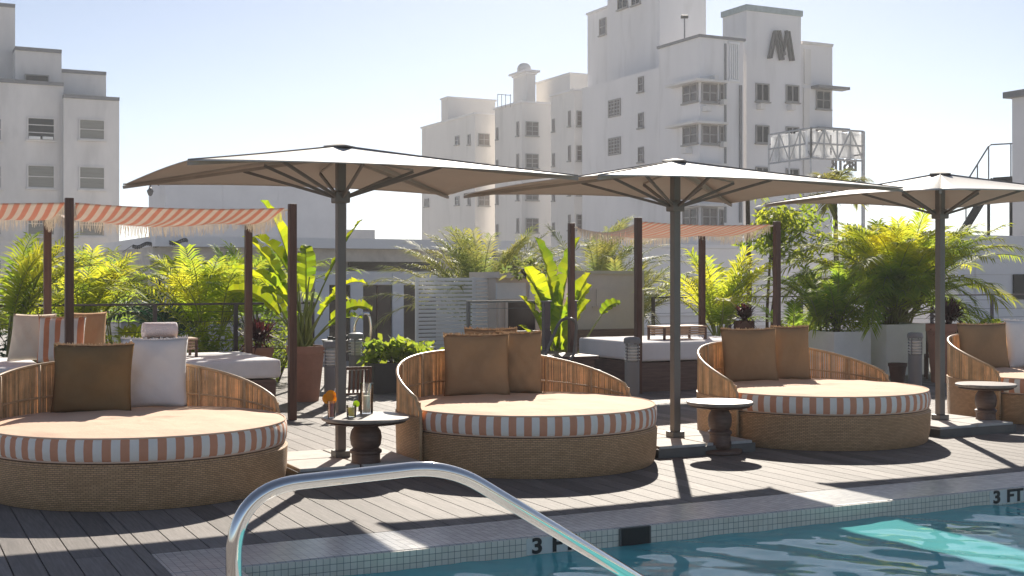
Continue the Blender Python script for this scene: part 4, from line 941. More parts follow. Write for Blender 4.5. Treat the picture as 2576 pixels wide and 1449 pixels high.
# ============================================================ CABANAS
LW, DW, HP = 2.40, 1.90, 2.44
def make_cabana(shade_seed=0):
    t = thing('cabana', 'x', 'cabana', (0, 0, 0), PHI, 'timber cabanas with striped shade cloths')   # origin: front left post
    for x, y in ((0, 0), (LW, 0), (LW, DW), (0, DW)):
        mb = MB(); mb.box((x, y, HP / 2), (.085, .085, HP)); mb.build('post', M['dwood'], t, bevel=.005)
    # shade cloth
    mb = MB(); nx, ny = 40, 20; x0, x1, y0, y1 = .07, LW - .07, .07, DW - .07
    def S(i, j):
        a, b = i / nx, j / ny
        x = x0 + (x1 - x0) * a; y = y0 + (y1 - y0) * b
        sg = 4 * a * (1 - a)
        z = HP - .045 - .03 * sg - .11 * sg * (b ** 1.5) - .12 * math.sin(math.pi * b) * (1 - .5 * sg) - .03 * b
        z += .012 * math.sin(a * 23 + b * 3) * math.sin(math.pi * b)
        y += -.06 * sg * (b * 2 - 1); x += -.05 * math.sin(math.pi * b) * (a * 2 - 1)
        return Vector((x, y, z))
    mb.add([S(i, j) for j in range(ny + 1) for i in range(nx + 1)], [(j * (nx + 1) + i, j * (nx + 1) + i + 1, (j + 1) * (nx + 1) + i + 1, (j + 1) * (nx + 1) + i) for j in range(ny) for i in range(nx)])
    sh = mb.build('shade_cloth', M['shade'], t, smooth=True, solid=.004)
    fr = MB(); rr = random.Random(4)
    def fr_line(f, n_):
        for q in range(n_):
            p = f((q + .5) / n_); e = f(min(1, (q + 1.3) / n_)); s_ = (e - p) * .36; L = rr.uniform(.09, .15)
            b = p + Vector((rr.uniform(-.02, .02), rr.uniform(-.02, .02), -L)); fr.add([p - s_, p + s_, b + s_ * .5, b - s_ * .5], [(0, 1, 2, 3)])
    fr_line(lambda s_: S(s_ * nx, ny), 130); fr_line(lambda s_: S(0, s_ * ny), 90); fr_line(lambda s_: S(nx, s_ * ny), 90)
    fr.build('fringe', M['fringe'], sh, solid=.003)
    for a, b in (((0, 0), (x0, y0)), ((LW, 0), (x1, y0)), ((LW, DW), (x1, y1)), ((0, DW), (x0, y1))):
        mb = MB(); mb.tube([(a[0], a[1], HP - .06), (b[0], b[1], HP - .07)], .012, 5); mb.build('rope', M['fringe'], t)
    return t
def make_bed(name, lab, loc, L, D, h0, h1, grp='white cushioned lounge platforms under the cabanas'):
    t = thing(name, lab, 'lounge bed', loc, PHI, grp)
    mb = MB(); mb.box((L / 2, D / 2, h0 / 2 - .01), (L - .22, D - .22, h0 - .022)); mb.build('platform', M['platform'], t)
    mb = MB(); mb.box((L / 2, D / 2, (h0 + h1) / 2), (L - .12, D - .12, h1 - h0)); mb.build('mattress', M['whitef'], t, bevel=.035)
    return t
pL = Vector((-4.63, 13.3, 0)); dU, dV = Vector((U[0], U[1], 0)), Vector((V[0], V[1], 0))
CAB = make_cabana(); CAB.location = pL; CAB['label'] = 'timber cabana at left with striped fringed shade, behind the left daybed'
CB2 = clone(CAB, pL - dU * (LW - .04), PHI, 'timber cabana cut by the left frame edge, only its right end visible')
for ch in kids(CB2):      # it shares its right hand posts with the next cabana
    if ch.name.startswith('post') and sum(q_.co.x for q_ in ch.data.vertices) / len(ch.data.vertices) > LW / 2: bpy.data.objects.remove(ch)
pR = Vector((1.75, 17.65, 0)); clone(CAB, pR, PHI, 'timber cabana with striped shade behind the middle parasol pole')
off = dU * .045 + dV * .045
make_bed('lounge_bed', 'white cushioned platform under the left cabana, holding the wooden bed tray and towel', pL + off * 1.3, LW - .09, DW, .47, .68)
make_bed('lounge_bed', 'white cushioned platform at the left frame edge with cream and striped pillows', pL + off * 1.3 - dU * (LW + .13), LW - .09, DW, .47, .68)
make_bed('lounge_bed', 'white cushioned platform under the cabana behind the middle parasol', pR + off * 1.3 , LW - .09, DW, .43, .70)
# pillows on the left platform
g2 = 'pillows on the left cabana bed'
def leanp(x, Z, w_, h_, m, lab, rz, lean, seed, edge=None, z0=.69): return pillow(x, 0, Z, w_, h_, m, lab, rz, lean, z0, .18, edge, seed, group=g2)
leanp(72, 13.95, .50, .54, 'cream', 'large plain cream cushion leaning at the left end of the cabana bed', R(-6), 16, 21)
leanp(152, 13.75, .50, .50, 'pstripe', 'orange and white striped pillow behind the dark cabana post', R(8), 12, 22, 'fray')
leanp(212, 14.15, .46, .56, 'tan', 'tan cushion leaning behind the striped pillow', R(14), 18, 23)
# trays and towels
def tray(loc, rz, L, D, H_, lab):
    t = thing('bed_tray', lab, 'bed tray', loc, rz, 'wooden bed trays')
    mb = MB(); mb.box((0, 0, H_ - .012), (L, D, .024)); mb.build('tray_top', M['tray'], t, bevel=.003)
    for a in (-1, 1):
        for b in (-1, 1): mb = MB(); mb.box((a * (L / 2 - .02), b * (D / 2 - .02), (H_ - .025) / 2), (.03, .03, H_ - .025)); mb.build('leg', M['dwood'], t)
    mb = MB()
    for b in (-1, 1):
        for i in range(3): mb.box((0, b * (D / 2 - .02), H_ - .05 - i * .035), (L - .072, .012, .024))
    mb.build('slats', M['tray'], t)
    return t
pt_ = pL + dU * 1.25 + dV * 1.15; pt_.z = .681
tray(pt_, PHI, .62, .38, .22, 'wooden bed tray with slatted sides beside the rolled towel')
t_ = P(420, 843, 14.55); t_.z = .681 + .221
tw = thing('rolled_towel', 'thick white towel rolled up on the wooden bed tray', 'towel', pt_ + Vector((-.1, 0, .222)), PHI + R(0))
for (ry, rz_, rr_) in ((0, .095, .095),):
    mb = MB(); n = 64; vs = []; fs = []
    for i in range(n * 3 + 1):
        a = 2 * math.pi * i / n; r_ = .022 + (.095 - .022) * i / (n * 3)
        for x_ in (-.19, -.17, 0, .17, .19): 
            k_ = .93 if abs(x_) > .18 else 1; vs.append((x_, r_ * math.cos(a) * 1.12 * k_, .095 + r_ * math.sin(a) * k_))
    for i in range(n * 3):
        for k in range(4): fs.append((i * 5 + k, i * 5 + k + 1, (i + 1) * 5 + k + 1, (i + 1) * 5 + k))
    mb.add(vs, fs); mb.build('towel_roll', M['towel'], tw, smooth=True, solid=.022)
pt2 = pR + dU * 1.15 + dV * .75; pt2.z = .701
tray(pt2, PHI + R(4), .80, .42, .20, 'low wooden bed tray standing on the platform behind the middle parasol')
# ============================================================ BOLLARD LIGHTS
def make_bollard():
    t = thing('bollard_light', 'x', 'bollard light', (0, 0, 0), 0, 'grey bollard lights on the deck')
    mb = MB(); mb.lathe([(.115, 0), (.115, .01), (.098, .02), (.098, .50)], n=28); mb.build('post', M['bollard'], t, smooth=True, angle=40)
    mb = MB(); mb.lathe([(.07, .5), (.07, .72)], n=24); lc = mb.build('lamp_core', M['louver'], t, smooth=True)
    mb = MB()
    for i in range(5): z = .515 + i * .042; mb.lathe([(.072, z + .012), (.104, z), (.104, z + .012), (.072, z + .022)], n=28)
    mb.build('louvres', M['louver'], t, smooth=True, angle=40)
    mb = MB()
    for k in range(4): a = R(45 + 90 * k); mb.box((.1 * math.cos(a), .1 * math.sin(a), .62), (.02, .012, .24), a)
    mb.build('ribs', M['bollard'], t)
    mb = MB(); mb.lathe([(.108, .735), (.112, .75), (.112, .79), (.1, .81), (.05, .822), (0, .825)], n=28); mb.build('cap', M['bollard'], t, smooth=True, angle=40)
    return t
BL = make_bollard(); BL.location = (X(835, 16.0), 16.0, 0); BL['label'] = 'grey louvred bollard light just left of the first parasol pole'
clone(BL, (X(1590, 16.9), 16.9, 0), 0, 'grey louvred bollard light at the corner of the cabana behind the middle parasol')
clone(BL, (X(2302, 18.4), 18.4, 0), 0, 'grey louvred bollard light in front of the white planters at right')
clone(BL, (X(895, 18.2), 18.2, 0), R(45), 'grey louvred bollard light half hidden right of the first parasol pole')

# ============================================================ RAILINGS
def railing(name, lab, p0, p1, h, nposts, wires=0, m='rail', bars=False):
    p0, p1 = Vector(p0), Vector(p1); rz = math.atan2(p1.y - p0.y, p1.x - p0.x); L = (p1 - p0).length
    t = thing(name, lab, 'railing', p0, rz)
    mb = MB(); mb.box((L / 2, 0, h - .015), (L, .05, .03)); mb.build('top_rail', M[m], t)
    for i in range(nposts): mb = MB(); mb.box((.03 + (L - .06) * i / (nposts - 1), 0, (h - .031) / 2), (.055, .055, h - .031)); mb.build('post', M[m], t)
    mb = MB()
    for i in range(wires): mb.tube([(0, 0, .12 + i * (h - .25) / max(1, wires - 1)), (L, 0, .12 + i * (h - .25) / max(1, wires - 1))], .0035, 4)
    if wires: mb.build('cables', M[m], t)
    return t
def vline(px, v):     # point on deck at column px on the line v = const
    s_, q = along(px, xy(0, v), U); return Vector((q[0], q[1], 0))
railing('railing', 'dark metal railing with thin cables behind the left cabanas', vline(-60, 18.6), vline(790, 18.6), 1.24, 5, 8)
railing('railing', 'dark metal railing behind the plants at right', vline(1640, 21.0), vline(2640, 21.0), 1.24, 7, 6)
railing('railing', 'grey railing in front of the white slatted screen', vline(1174, 19.4), vline(1378, 19.4), 1.22, 2, 3, 'trim')

# slatted screen
p0, p1 = vline(1046, 21.2), vline(1250, 21.2)
t_ = thing('slat_screen', 'white horizontal slat screen in front of the pavilion', 'screen', p0, PHI); L = (p1 - p0).length
mb = MB(); i = 0
while .06 + i * .072 < 1.58: mb.box((L / 2, 0, .07 + i * .072), (L - .08, .02, .054)); i += 1
mb.build('slats', M['slat'], t_)
for a in (0.02, L * .72, L - .02): mb = MB(); mb.box((a, .0 if a != L * .72 else .035, .81), (.05, .05 if a != L * .72 else .045, 1.62)); mb.build('post', M['slat'], t_)

# changing cabin with white frame
p0 = vline(1250, 20.8); L = (vline(1452, 20.8) - p0).length
t_ = thing('changing_cabin', 'small whitewashed cabin with sliding dark door, right of the slatted screen', 'cabin', p0, PHI)
mb = MB(); mb.box((L / 2, .55, .8), (L, 1.0, 1.6)); mb.build('wall', M['stucco'], t_)
mb = MB(); mb.box((L / 2, .45, 1.66), (L + .1, 1.3, .11)); mb.build('roof', M['stucco'], t_)
mb = MB(); mb.box((.3, .03, 1.37), (.6, .04, .30)); mb.box((L - .5, .03, 1.37), (1.0, .04, .3)); mb.build('fascia_board', M['whitef'], t_)
mb = MB()
for x in (.06, .20, .82, 1.12): mb.box((x, .025, .6), (.05, .05, 1.2))
mb.box((.6, .02, 1.2), (1.2, .04, .05)); mb.build('door_frame', M['stucco'], t_)
mb = MB(); mb.box((.52, .035, .58), (.56, .02, 1.16)); mb.build('door', M['door'], t_)

# beige stucco wall panel with coping
p0 = vline(1452, 20.0); L = (vline(1613, 20.0) - p0).length
t_ = thing('stucco_wall', 'beige stucco garden wall with pale border, behind the spa', 'wall', p0, PHI)
mb = MB(); mb.box((L / 2, .1, .84), (L, .16, 1.68)); mb.build('wall_panel', M['stucco'], t_)
mb = MB(); mb.box((L / 2, .08, 1.71), (L + .08, .24, .055)); mb.box((L + .01, .08, .84), (.055, .24, 1.679)); mb.build('border', M['cream'], t_)
mb = MB(); mb.box((L - .75, 0, 1.25), (.42, .03, .3)); mb.box((L - .75, -.02, 1.08), (.6, .06, .02)); mb.build('relief', M['stucco'], t_)

# raised spa with timber cladding, steps and handrail
c0 = G(1372, 985); 
sp = xy(*[a for a in uv((X(1385, 17.6), 17.6))])
t_ = thing('spa_deck', 'raised dark timber spa platform with steps beside the white platform bed', 'spa', sp, PHI)
mb = MB(); mb.box((.1, 1.0, .22), (1.5, 1.5, .44)); mb.build('cladding', M['platform'], t_)
mb = MB(); mb.box((.1, 1.0, .47), (1.6, 1.6, .05)); mb.build('spa_rim', M['platform'], t_, bevel=.01)
for i in range(2): mb = MB(); mb.box((.45, .16 - .22 * i, .15 - .07 * i), (.8, .2, .3 - .14 * i)); mb.build('step', M['dwood'], t_)
pb = vline(1290, 19.0); Lb = (vline(1596, 19.0) - pb).length; tb = thing('timber_bench', 'long dark timber bench wall in front of the beige stucco wall', 'bench', pb, PHI)
mb = MB(); mb.box((Lb / 2, 0, .36), (Lb, .10, .72)); mb.build('back_board', M['platform'], tb); mb = MB(); mb.box((Lb / 2, -.24, .42), (Lb, .36, .05)); mb.box((Lb / 2, -.24, .2), (Lb - .1, .3, .38)); mb.build('seat', M['platform'], tb)
t2 = thing('spa_handrail', 'curved dark handrail at the spa steps', 'handrail', sp, PHI)
for yy in (0,): 
    mb = MB(); mb.tube(bend([(-.22, .1, .0), (-.22, .1, .12), (.22, .1, 1.06), (.48, .1, 1.02), (.42, .1, .45), (.1, .1, .38)], (.05, .16, .14, .14), 8), .021, 10); mb.build('rail', M['steel'], t2, smooth=True)
for px, Z in ((1374, 19.3), (1441, 19.6)):
    o = thing('screen_post', {1374: 'dull purple grey post left of the paddle leaf stems', 1441: 'dull purple grey post right of the paddle leaf stems'}[px], 'post', (X(px, Z), Z, 0), PHI, 'posts around the spa')
    mb = MB(); mb.box((0, 0, .62), (.10, .10, 1.24)); mb.build('shaft', M['rail'], o, bevel=.006)
    mb = MB(); mb.box((0, 0, 1.25), (.13, .13, .02)); mb.build('cap', M['trim'], o, bevel=.004)

# handrail loop and dark wood chair behind the first parasol pole
t_ = thing('exit_handrail', 'looped steel handrail in front of the pavilion doors', 'handrail', (X(905, 19.0), 19.0, 0), R(10))
mb = MB(); mb.tube(bend([(-.08, 0, .0), (-.08, 0, 1.0), (.12, 0, 1.1), (.17, 0, .95), (.15, 0, .55), (-.2, 0, .52)], (.15, .08, .15, .1), 8), .022, 10); mb.build('rail', M['chrome'], t_, smooth=True)
mb = MB(); mb.lathe([(.023, .03), (.05, .02), (.05, 0)], (-.08, 0, 0), 16); mb.build('escutcheon', M['steel'], t_)
t_ = thing('grill_cart', 'dark metal cart with bowl behind the first parasol pole', 'cart', (X(862, 18.7), 18.7, 0), R(20))
mb = MB(); mb.lathe([(.0, .52), (.14, .53), (.26, .6), (.3, .68), (.31, .7), (.29, .7), (0, .69)], n=28); mb.build('bowl', M['steel'], t_, smooth=True, angle=50)
for k in range(3): a = R(120 * k + 20); mb = MB(); mb.tube([(.12 * math.cos(a), .12 * math.sin(a), .56), (.3 * math.cos(a), .3 * math.sin(a), 0)], .016, 6); mb.build('leg', M['black'], t_)
random.seed(9); mb = MB()
for k in range(26): a = random.uniform(0, 6.28); r_ = random.uniform(0, .2); mb.box((r_ * math.cos(a), r_ * math.sin(a), .7 + random.uniform(0, .04)), (.07, .06, .05), a)
mb.build('coals', M['black'], t_)
def chair(loc, rz, lab):
    t = thing('wooden_chair', lab, 'chair', loc, rz, 'dark wooden chairs on the deck')
    mb = MB(); mb.box((0, 0, .36), (.5, .5, .035)); mb.build('seat', M['dwood'], t)
    for a in (-1, 1): mb = MB(); mb.bar((a * .23, -.23, 0), (a * .23, -.23, .36), .04, .04); mb.build('leg', M['dwood'], t); mb = MB(); mb.bar((a * .23, .2, 0), (a * .23, .30, .78), .04, .04); mb.build('leg', M['dwood'], t)
    mb = MB()
    for i in range(6): x = -.175 + i * .07; mb.bar((x, .245, .38), (x, .295, .76), .035, .012)
    mb.bar((-.25, .302, .79), (.25, .302, .79), .03, .05); mb.build('backrest', M['dwood'], t)
    return t
chair((X(882, 15.0), 15.0, 0), R(205), 'low dark slatted wooden chair seen behind the drinks table').scale = (.74, .74, .7)
chair((X(2368, 20.3), 20.3, 0), R(165), 'dark wooden chair behind the right parasol pole')

# ============================================================ PLANTS
def leaf_quad(mb, p, d, nrm, L, w_, mi=0, droop=0.0):
    d = d.normalized(); sd = d.cross(nrm).normalized() * w_ / 2; m_ = p + d * L * .5 + Vector((0, 0, -droop * L * .1)); e = p + d * L + Vector((0, 0, -droop * L * .45))
    mb.add([p - sd * .35, p + sd * .35, m_ + sd, m_ - sd, e], [(0, 1, 2, 3), (3, 2, 4)], mi)
def frond(lm, sm, basep, az, L, el, curl, ll, nl, rr, w_=.024, vee=.45):
    """arching feather leaf: rachis into sm, leaflets into lm"""
    pts = []; p = Vector(basep); e = el; n = 14
    for i in range(n + 1):
        pts.append(p.copy()); d = Vector((math.cos(az) * math.cos(e), math.sin(az) * math.cos(e), math.sin(e))); p = p + d * (L / n); e -= curl / n * (.5 + 1.1 * i / n)
    sm.tube(pts, [.011 * (1 - .8 * i / n) + .002 for i in range(n + 1)], 4)
    for i in range(nl):
        s_ = .22 + .77 * i / (nl - 1); f = s_ * n; k = min(n - 1, int(f)); p = pts[k].lerp(pts[k + 1], f - k); t = (pts[k + 1] - pts[k]).normalized()
        side = t.cross(Vector((0, 0, 1))); 
        if side.length < .05: side = Vector((math.sin(az), -math.cos(az), 0))
        side.normalize(); up = side.cross(t).normalized()
        l_ = ll * (math.sin(math.pi * min(1, (s_ - .12) * .98)) ** .6 * .85 + .18) * rr.uniform(.85, 1.1)
        for sg in (-1, 1):
            fw = .5 + 1.3 * (s_ - .2)
            d = (side * sg + up * vee * rr.uniform(.6, 1.2) + t * fw + Vector((rr.uniform(-.08, .08), rr.uniform(-.08, .08), rr.uniform(-.1, .05)))).normalized()
            leaf_quad(lm, p, d, up, l_, w_ * rr.uniform(.8, 1.2), 0, rr.uniform(.5, 1.3))
def palm(lab, x, Z, z0, top, spread, seed,  leaf='palm', nf=18, canes=7, ll=.34, name='areca_palm', grp='areca palms around the deck', nl=34, az=None, vee=.45, elr=(35, 84), w_=.024, hr=(.22, .45)):
    rr = random.Random(seed)
    t = thing(name, lab, 'palm', (X(x, Z), Z, z0), 0, grp)
    H_ = top - z0; lm, sm, cm = MB(), MB(), MB()
    tips = []
    for i in range(canes):
        a = rr.uniform(0, 6.28); r0 = rr.uniform(.02, .14) * spread; r1 = r0 + rr.uniform(.05, .22) * spread; h = H_ * rr.uniform(*hr)
        b = Vector((r0 * math.cos(a), r0 * math.sin(a), -.04)); e = Vector((r1 * math.cos(a), r1 * math.sin(a), h)); mid = b.lerp(e, .5) + Vector((0, 0, h * .06))
        cm.tube([b, mid, e], [.022, .018, .014], 6); tips.append((e, a))
    for i in range(nf):
        e, a = tips[i % canes]; el = R(rr.uniform(*elr)); az_ = a + rr.uniform(-1.3, 1.3) if az is None else az + rr.uniform(-1.2, 1.2)
        L = (H_ - e.z) / max(.45, math.sin(el)) * rr.uniform(.8, 1.02); L = min(L, spread * 1.25 + .3 * H_)
        frond(lm, sm, e - Vector((0, 0, .05)), az_, L, min(el + .12, 1.5), rr.uniform(.7, 1.5) * (1.3 - el * .35), ll, nl, rr, w_, vee)
    lm.build('fronds', M[leaf], t); sm.build('leaf_stalks', M['stalk'], t); cm.build('canes', M['canes'], t, smooth=True)
    return t
palm('yellow green areca palm at the left frame edge', 5, 17.2, 0, 2.35, .9, 31, nf=26, ll=.44, nl=26, w_=.030)
palm('bright yellow areca palm directly right of the dark front cabana post', 195, 20.2, 0, 2.15, .95, 32, nf=26, ll=.44, nl=26, w_=.030, elr=(50, 86))
palm('taller green areca palm rising above the others at left', 300, 22.4, -.2, 2.6, 1.0, 33, 'palmd', nf=14, ll=.42, nl=28)
palm('low bright palm clump under the left railing by the towel', 330, 19.0, 0, .95, .95, 34, nf=20, ll=.28)
palm('low yellow palm clump beside the cream cushion', 120, 19.6, 0, 1.5, .8, 38, nf=16, ll=.3)
palm('wide areca palm left of the right cabana post of the left cabana', 520, 20.4, 0, 2.2, 1.15, 35, nf=32, ll=.44, nl=26, w_=.030)
palm('dense areca palm behind the back post of the left cabana', 640, 20.9, 0, 2.25, 1.0, 36, 'palmd', nf=30, ll=.42, nl=28, w_=.028)
palm('dark blue green palm behind the left railing', 425, 21.6, 0, 1.55, 1.0, 37, 'blue', nf=20, name='fan_palm')
palm('hazy olive palm rising behind the slatted screen', 1212, 25.5, -.3, 2.8, 1.15, 39, 'palmh', nf=80, ll=.42, elr=(30, 84))
palm('tall olive palm whose tips reach the middle parasol canopy', 1480, 29.0, -.3, 3.3, 1.1, 40, 'palmh', nf=36, ll=.4)
palm('dull olive palm behind the beige stucco wall', 1560, 26.0, -.5, 2.15, 1.6, 41, 'palmh', nf=44)
palm('bright yellow green palm right of the middle parasol pole', 1805, 22.2, 0, 2.25, .75, 42, nf=24, ll=.42, nl=26, w_=.030, elr=(48, 86))
palm('leafy palm below the tree, left of the white planters', 2085, 21.0, .45, 1.95, .75, 43, 'palmd', nf=26, ll=.28)
palm('green palm at the foot of the tall cabana post at right', 2010, 21.6, 0, 1.5, .6, 48, 'palmd', nf=14, ll=.28)

# big areca in the white planters
palm('very large bushy areca palm in the white planters', 2268, 21.9, .82, 2.8, 1.35, 44, nf=105, canes=20, ll=.42, nl=38, elr=(22, 87), w_=.027, hr=(.08, .5))
palm('green understorey palm filling the white planters', 2235, 21.5, .82, 2.0, 1.1, 45, 'palmd', nf=80, canes=14, ll=.34, nl=36, elr=(10, 70), hr=(.05, .6))
def planter(lab, x0, x1, Z, h, D, m='planter', name='planter', rz=PHI):
    w_ = (x1 - x0) * Z / FPX; t = thing(name, lab, 'planter', (X((x0 + x1) / 2, Z), Z, 0), rz, 'rectangular planters')
    mb = MB(); th = .035; W2 = w_ / (math.cos(rz) + 0.0) if rz else w_; W2 = min(W2, w_ * 1.0)
    for a in (-1, 1): mb.box((a * (W2 / 2 - th / 2), 0, h / 2), (th, D, h)); mb.box((0, a * (D / 2 - th / 2), h / 2), (W2 - 2 * th, th, h))
    mb.build('box', M[m], t); mb = MB(); mb.box((0, 0, h / 2 - .03), (W2 - 2 * th - .002, D - 2 * th - .002, h - .06)); mb.build('soil', M['soil'], t); return t
planter('right white planter, the wider one holding the large areca palm', 2166, 2306, 21.4, .84, .9)
planter('left white planter, slightly lower, left of the wider one', 2040, 2156, 20.9, .74, .9)
planter('low dark planter under the monstera', 925, 1068, 17.9, .42, .4, 'dplanter')

# pots
def pot(lab, x, Z, r_, h, m='terra'):
    t = thing('clay_pot', lab, 'pot', (X(x, Z), Z, 0), 0, 'clay pots')
    mb = MB(); mb.lathe([(0, 0), (r_ * .68, 0), (r_ * .95, h * .8), (r_ * .98, h * .86), (r_ * 1.06, h * .87), (r_ * 1.06, h), (r_ * .96, h), (r_ * .93, h * .9), (0, h * .9)], n=36); mb.build('body', M[m], t, smooth=True, angle=40)
    mb = MB(); mb.lathe([(0, h * .93), (r_ * .94, h * .925)], n=24); mb.f = mb.f[:-1]; mb.m = mb.m[:-1]; mb.build('soil', M['soil'], t); return t
pot('large terracotta pot holding the tall paddle leaf plant', 770, 16.6, .24, .72)
pot('terracotta pot under the burgundy plant behind the left cabana bed', 650, 18.4, .21, .60)
pot('terracotta pot with burgundy plant behind the tan pillows at right', 1872, 20.4, .155, .92, 'terrad')
pot('small dark clay pot beside the right bollard light', 2258, 18.9, .13, .34, 'terrad')
pot('tall square-shouldered terracotta pot behind the right parasol pole', 2368, 19.6, .22, .90, 'terra')

# paddle leaf plants (bird of paradise)
def paddle(lm, sm, basep, az, el, stalk, L, W, rr, curl=.7, side_el=0.0):
    p = Vector(basep); e = el; pts = [p.copy()]; n = 8
    for i in range(n):
        d = Vector((math.cos(az) * math.cos(e), math.sin(az) * math.cos(e), math.sin(e))); p = p + d * stalk / n; pts.append(p.copy()); e -= .12 / n
    sm.tube(pts, [.022 - .012 * i / n for i in range(n + 1)], 6)
    m = 14; mid = [p.copy()]; dirs = []
    for i in range(m):
        d = Vector((math.cos(az) * math.cos(e), math.sin(az) * math.cos(e), math.sin(e))); dirs.append(d); p = p + d * L / m; mid.append(p.copy()); e -= curl / m * (.4 + 1.4 * i / m)
    dirs.append(dirs[-1]); sm.tube(mid, [.010 * (1 - .85 * i / m) for i in range(m + 1)], 4)
    twist = rr.uniform(-.7, .7)
    for sg in (-1, 1):
        i = 0
        rows = []
        for i in range(m + 1):
            s_ = i / m; w_ = W / 2 * (math.sin(math.pi * min(1, s_ * .93 + .07)) ** .55) * (1 if s_ < .97 else .5)
            side = dirs[i].cross(Vector((0, 0, 1))); 
            if side.length < .1: side = Vector((-math.sin(az), math.cos(az), 0))
            side.normalize(); up = side.cross(dirs[i]).normalized(); sd = (side * math.cos(twist) + up * math.sin(twist)); un = (up * math.cos(twist) - side * math.sin(twist))
            ripple = .02 * math.sin(i * 2.1 + sg)
            rows.append([mid[i] + sd * sg * w_ * f + un * (w_ * f * .38 + ripple * f) + dirs[i] * w_ * f * .15 for f in (0, .5, 1)])
        gap = set(k for k in range(2, m - 1) if rr.random() < .22)
        for i in range(m):
            q = [rows[i][0], rows[i][1], rows[i][2], rows[i + 1][2], rows[i + 1][1], rows[i + 1][0]]
            if i in gap:    # a tear in the blade
                q[3] = q[3].lerp(q[2], .45); 
            lm.add(q, [(0, 1, 4, 5), (1, 2, 3, 4)] if sg > 0 else [(5, 4, 1, 0), (4, 3, 2, 1)])
def paddle_plant(lab, x, Z, z0, specs, seed, stub=0):
    rr = random.Random(seed); t = thing('paddle_leaf_plant', lab, 'plant', (X(x, Z), Z, z0), 0, 'bird of paradise plants'); lm, sm = MB(), MB()
    for (az, el, st, L, W, cu) in specs: paddle(lm, sm, (rr.uniform(-.09, .09), rr.uniform(-.07, .07), -.03), R(az), R(el), st, L, W, rr, cu)
    for i in range(stub): a = rr.uniform(0, 6.28); b = Vector((rr.uniform(-.12, .12), rr.uniform(-.08, .08), -.03)); sm.tube([b, b + Vector((.03 * math.cos(a), .03 * math.sin(a), rr.uniform(.3, .6))), b + Vector((.12 * math.cos(a), .1 * math.sin(a), rr.uniform(.6, 1.0)))], [.024, .018, .008], 6)
    lm.build('leaves', M['banana'], t, smooth=True); sm.build('leaf_stalks', M['stalk'], t, smooth=True)
paddle_plant('tall paddle leaf plant in the large terracotta pot by the cabana', 766, 16.7, .66, [
    (175, 86, .95, 1.15, .40, .5), (190, 80, .8, .95, .40, .9), (170, 68, .7, .85, .36, 1.2), (182, 77, .75, 1.0, .38, .7), (185, 58, .6, .8, .26, 1.3), (200, 74, .6, .8, .28, 1.5),
    (8, 72, 1.0, .95, .17, .25), (-5, 62, .8, .6, .22, 1.6), (10, 52, .55, .6, .22, 1.5), (-20, 66, .55, .55, .22, 1.8), (230, 70, .5, .7, .26, 1.6), (100, 80, .8, .8, .26, .8), (150, 62, .5, .8, .24, 1.4), (20, 44, .5, .5, .2, 1.2)], 51, 10)
paddle_plant('sunlit paddle leaf plant left of the middle cabana', 1403, 20.3, 0, [
    (180, 86, 1.25, 1.1, .52, .25), (160, 80, 1.05, .9, .46, .5), (10, 88, 1.2, 1.15, .50, .3), (185, 84, .9, 1.0, .48, .4), (0, 85, .8, 1.0, .44, .4), (5, 80, .95, .7, .34, .6), (190, 78, .65, .85, .36, .5), (350, 80, .6, .8, .34, .5), (200, 84, .35, .85, .34, .5), (20, 60, 1.25, .4, .22, 1.2), (90, 85, .8, 1.0, .36, .5), (270, 84, .5, .8, .34, .6), (175, 74, .3, .75, .32, .6)], 52, 5)

def shrub(lab, x, Z, z0, rx, ry, rz_, n, L, w_, leaf='shrub', seed=1, name='shrub', cat='shrub', grp='shrubs between the palms', spiky=False):
    rr = random.Random(seed); t = thing(name, lab, cat, (X(x, Z), Z, z0), 0, grp); lm, sm = MB(), MB()
    for k in range(9):
        a = rr.uniform(0, 6.28); e = Vector((rx * .6 * math.cos(a), ry * .6 * math.sin(a), rz_ * rr.uniform(.8, 1.5))); sm.tube([(0, 0, -.03), e * .5 + Vector((0, 0, .05)), e], [.012, .009, .005], 5)
    for i in range(n):
        a = rr.uniform(0, 6.28); c_ = rr.uniform(-1, 1); q = rr.random() ** .4; lump = 1 + .25 * math.sin(a * 3 + seed) * math.cos(c_ * 4)
        p = Vector((rx * q * lump * math.sqrt(1 - c_ * c_) * math.cos(a), ry * q * lump * math.sqrt(1 - c_ * c_) * math.sin(a), rz_ * (1 + c_ * q * lump)))
        if spiky:
            p0_ = Vector((p.x * .15, p.y * .15, rz_ * .4)); d = (p - p0_).normalized() + Vector((0, 0, .35)); L_ = L * rr.uniform(.7, 1.3); leaf_quad(lm, p0_.lerp(p, rr.uniform(.1, .6)), d, Vector((0, 0, 1)).cross(d).cross(d) , L_, w_, 0, rr.uniform(.6, 1.6)); continue
        d = Vector((rr.uniform(-1, 1), rr.uniform(-1, 1), rr.uniform(-.7, .6))) + p.normalized() * .4; nn = Vector((rr.uniform(-1, 1), rr.uniform(-1, 1), rr.uniform(.2, 1)))
        leaf_quad(lm, p, d, nn, L * rr.uniform(.6, 1.2), w_ * rr.uniform(.7, 1.2), 0, rr.uniform(.2, 1))
    lm.build('leaves', M[leaf], t); sm.build('stems', M['bark'], t)
shrub('spiky burgundy plant in the pot behind the left cabana bed', 652, 18.4, .55, .32, .3, .3, 260, .34, .035, 'red', 61, 'burgundy_plant', 'plant', 'burgundy plants', True)
shrub('round burgundy plant in the dark pot behind the tan pillows', 1872, 20.4, .86, .2, .2, .2, 240, .24, .03, 'red', 62, 'burgundy_plant', 'plant', 'burgundy plants', True)
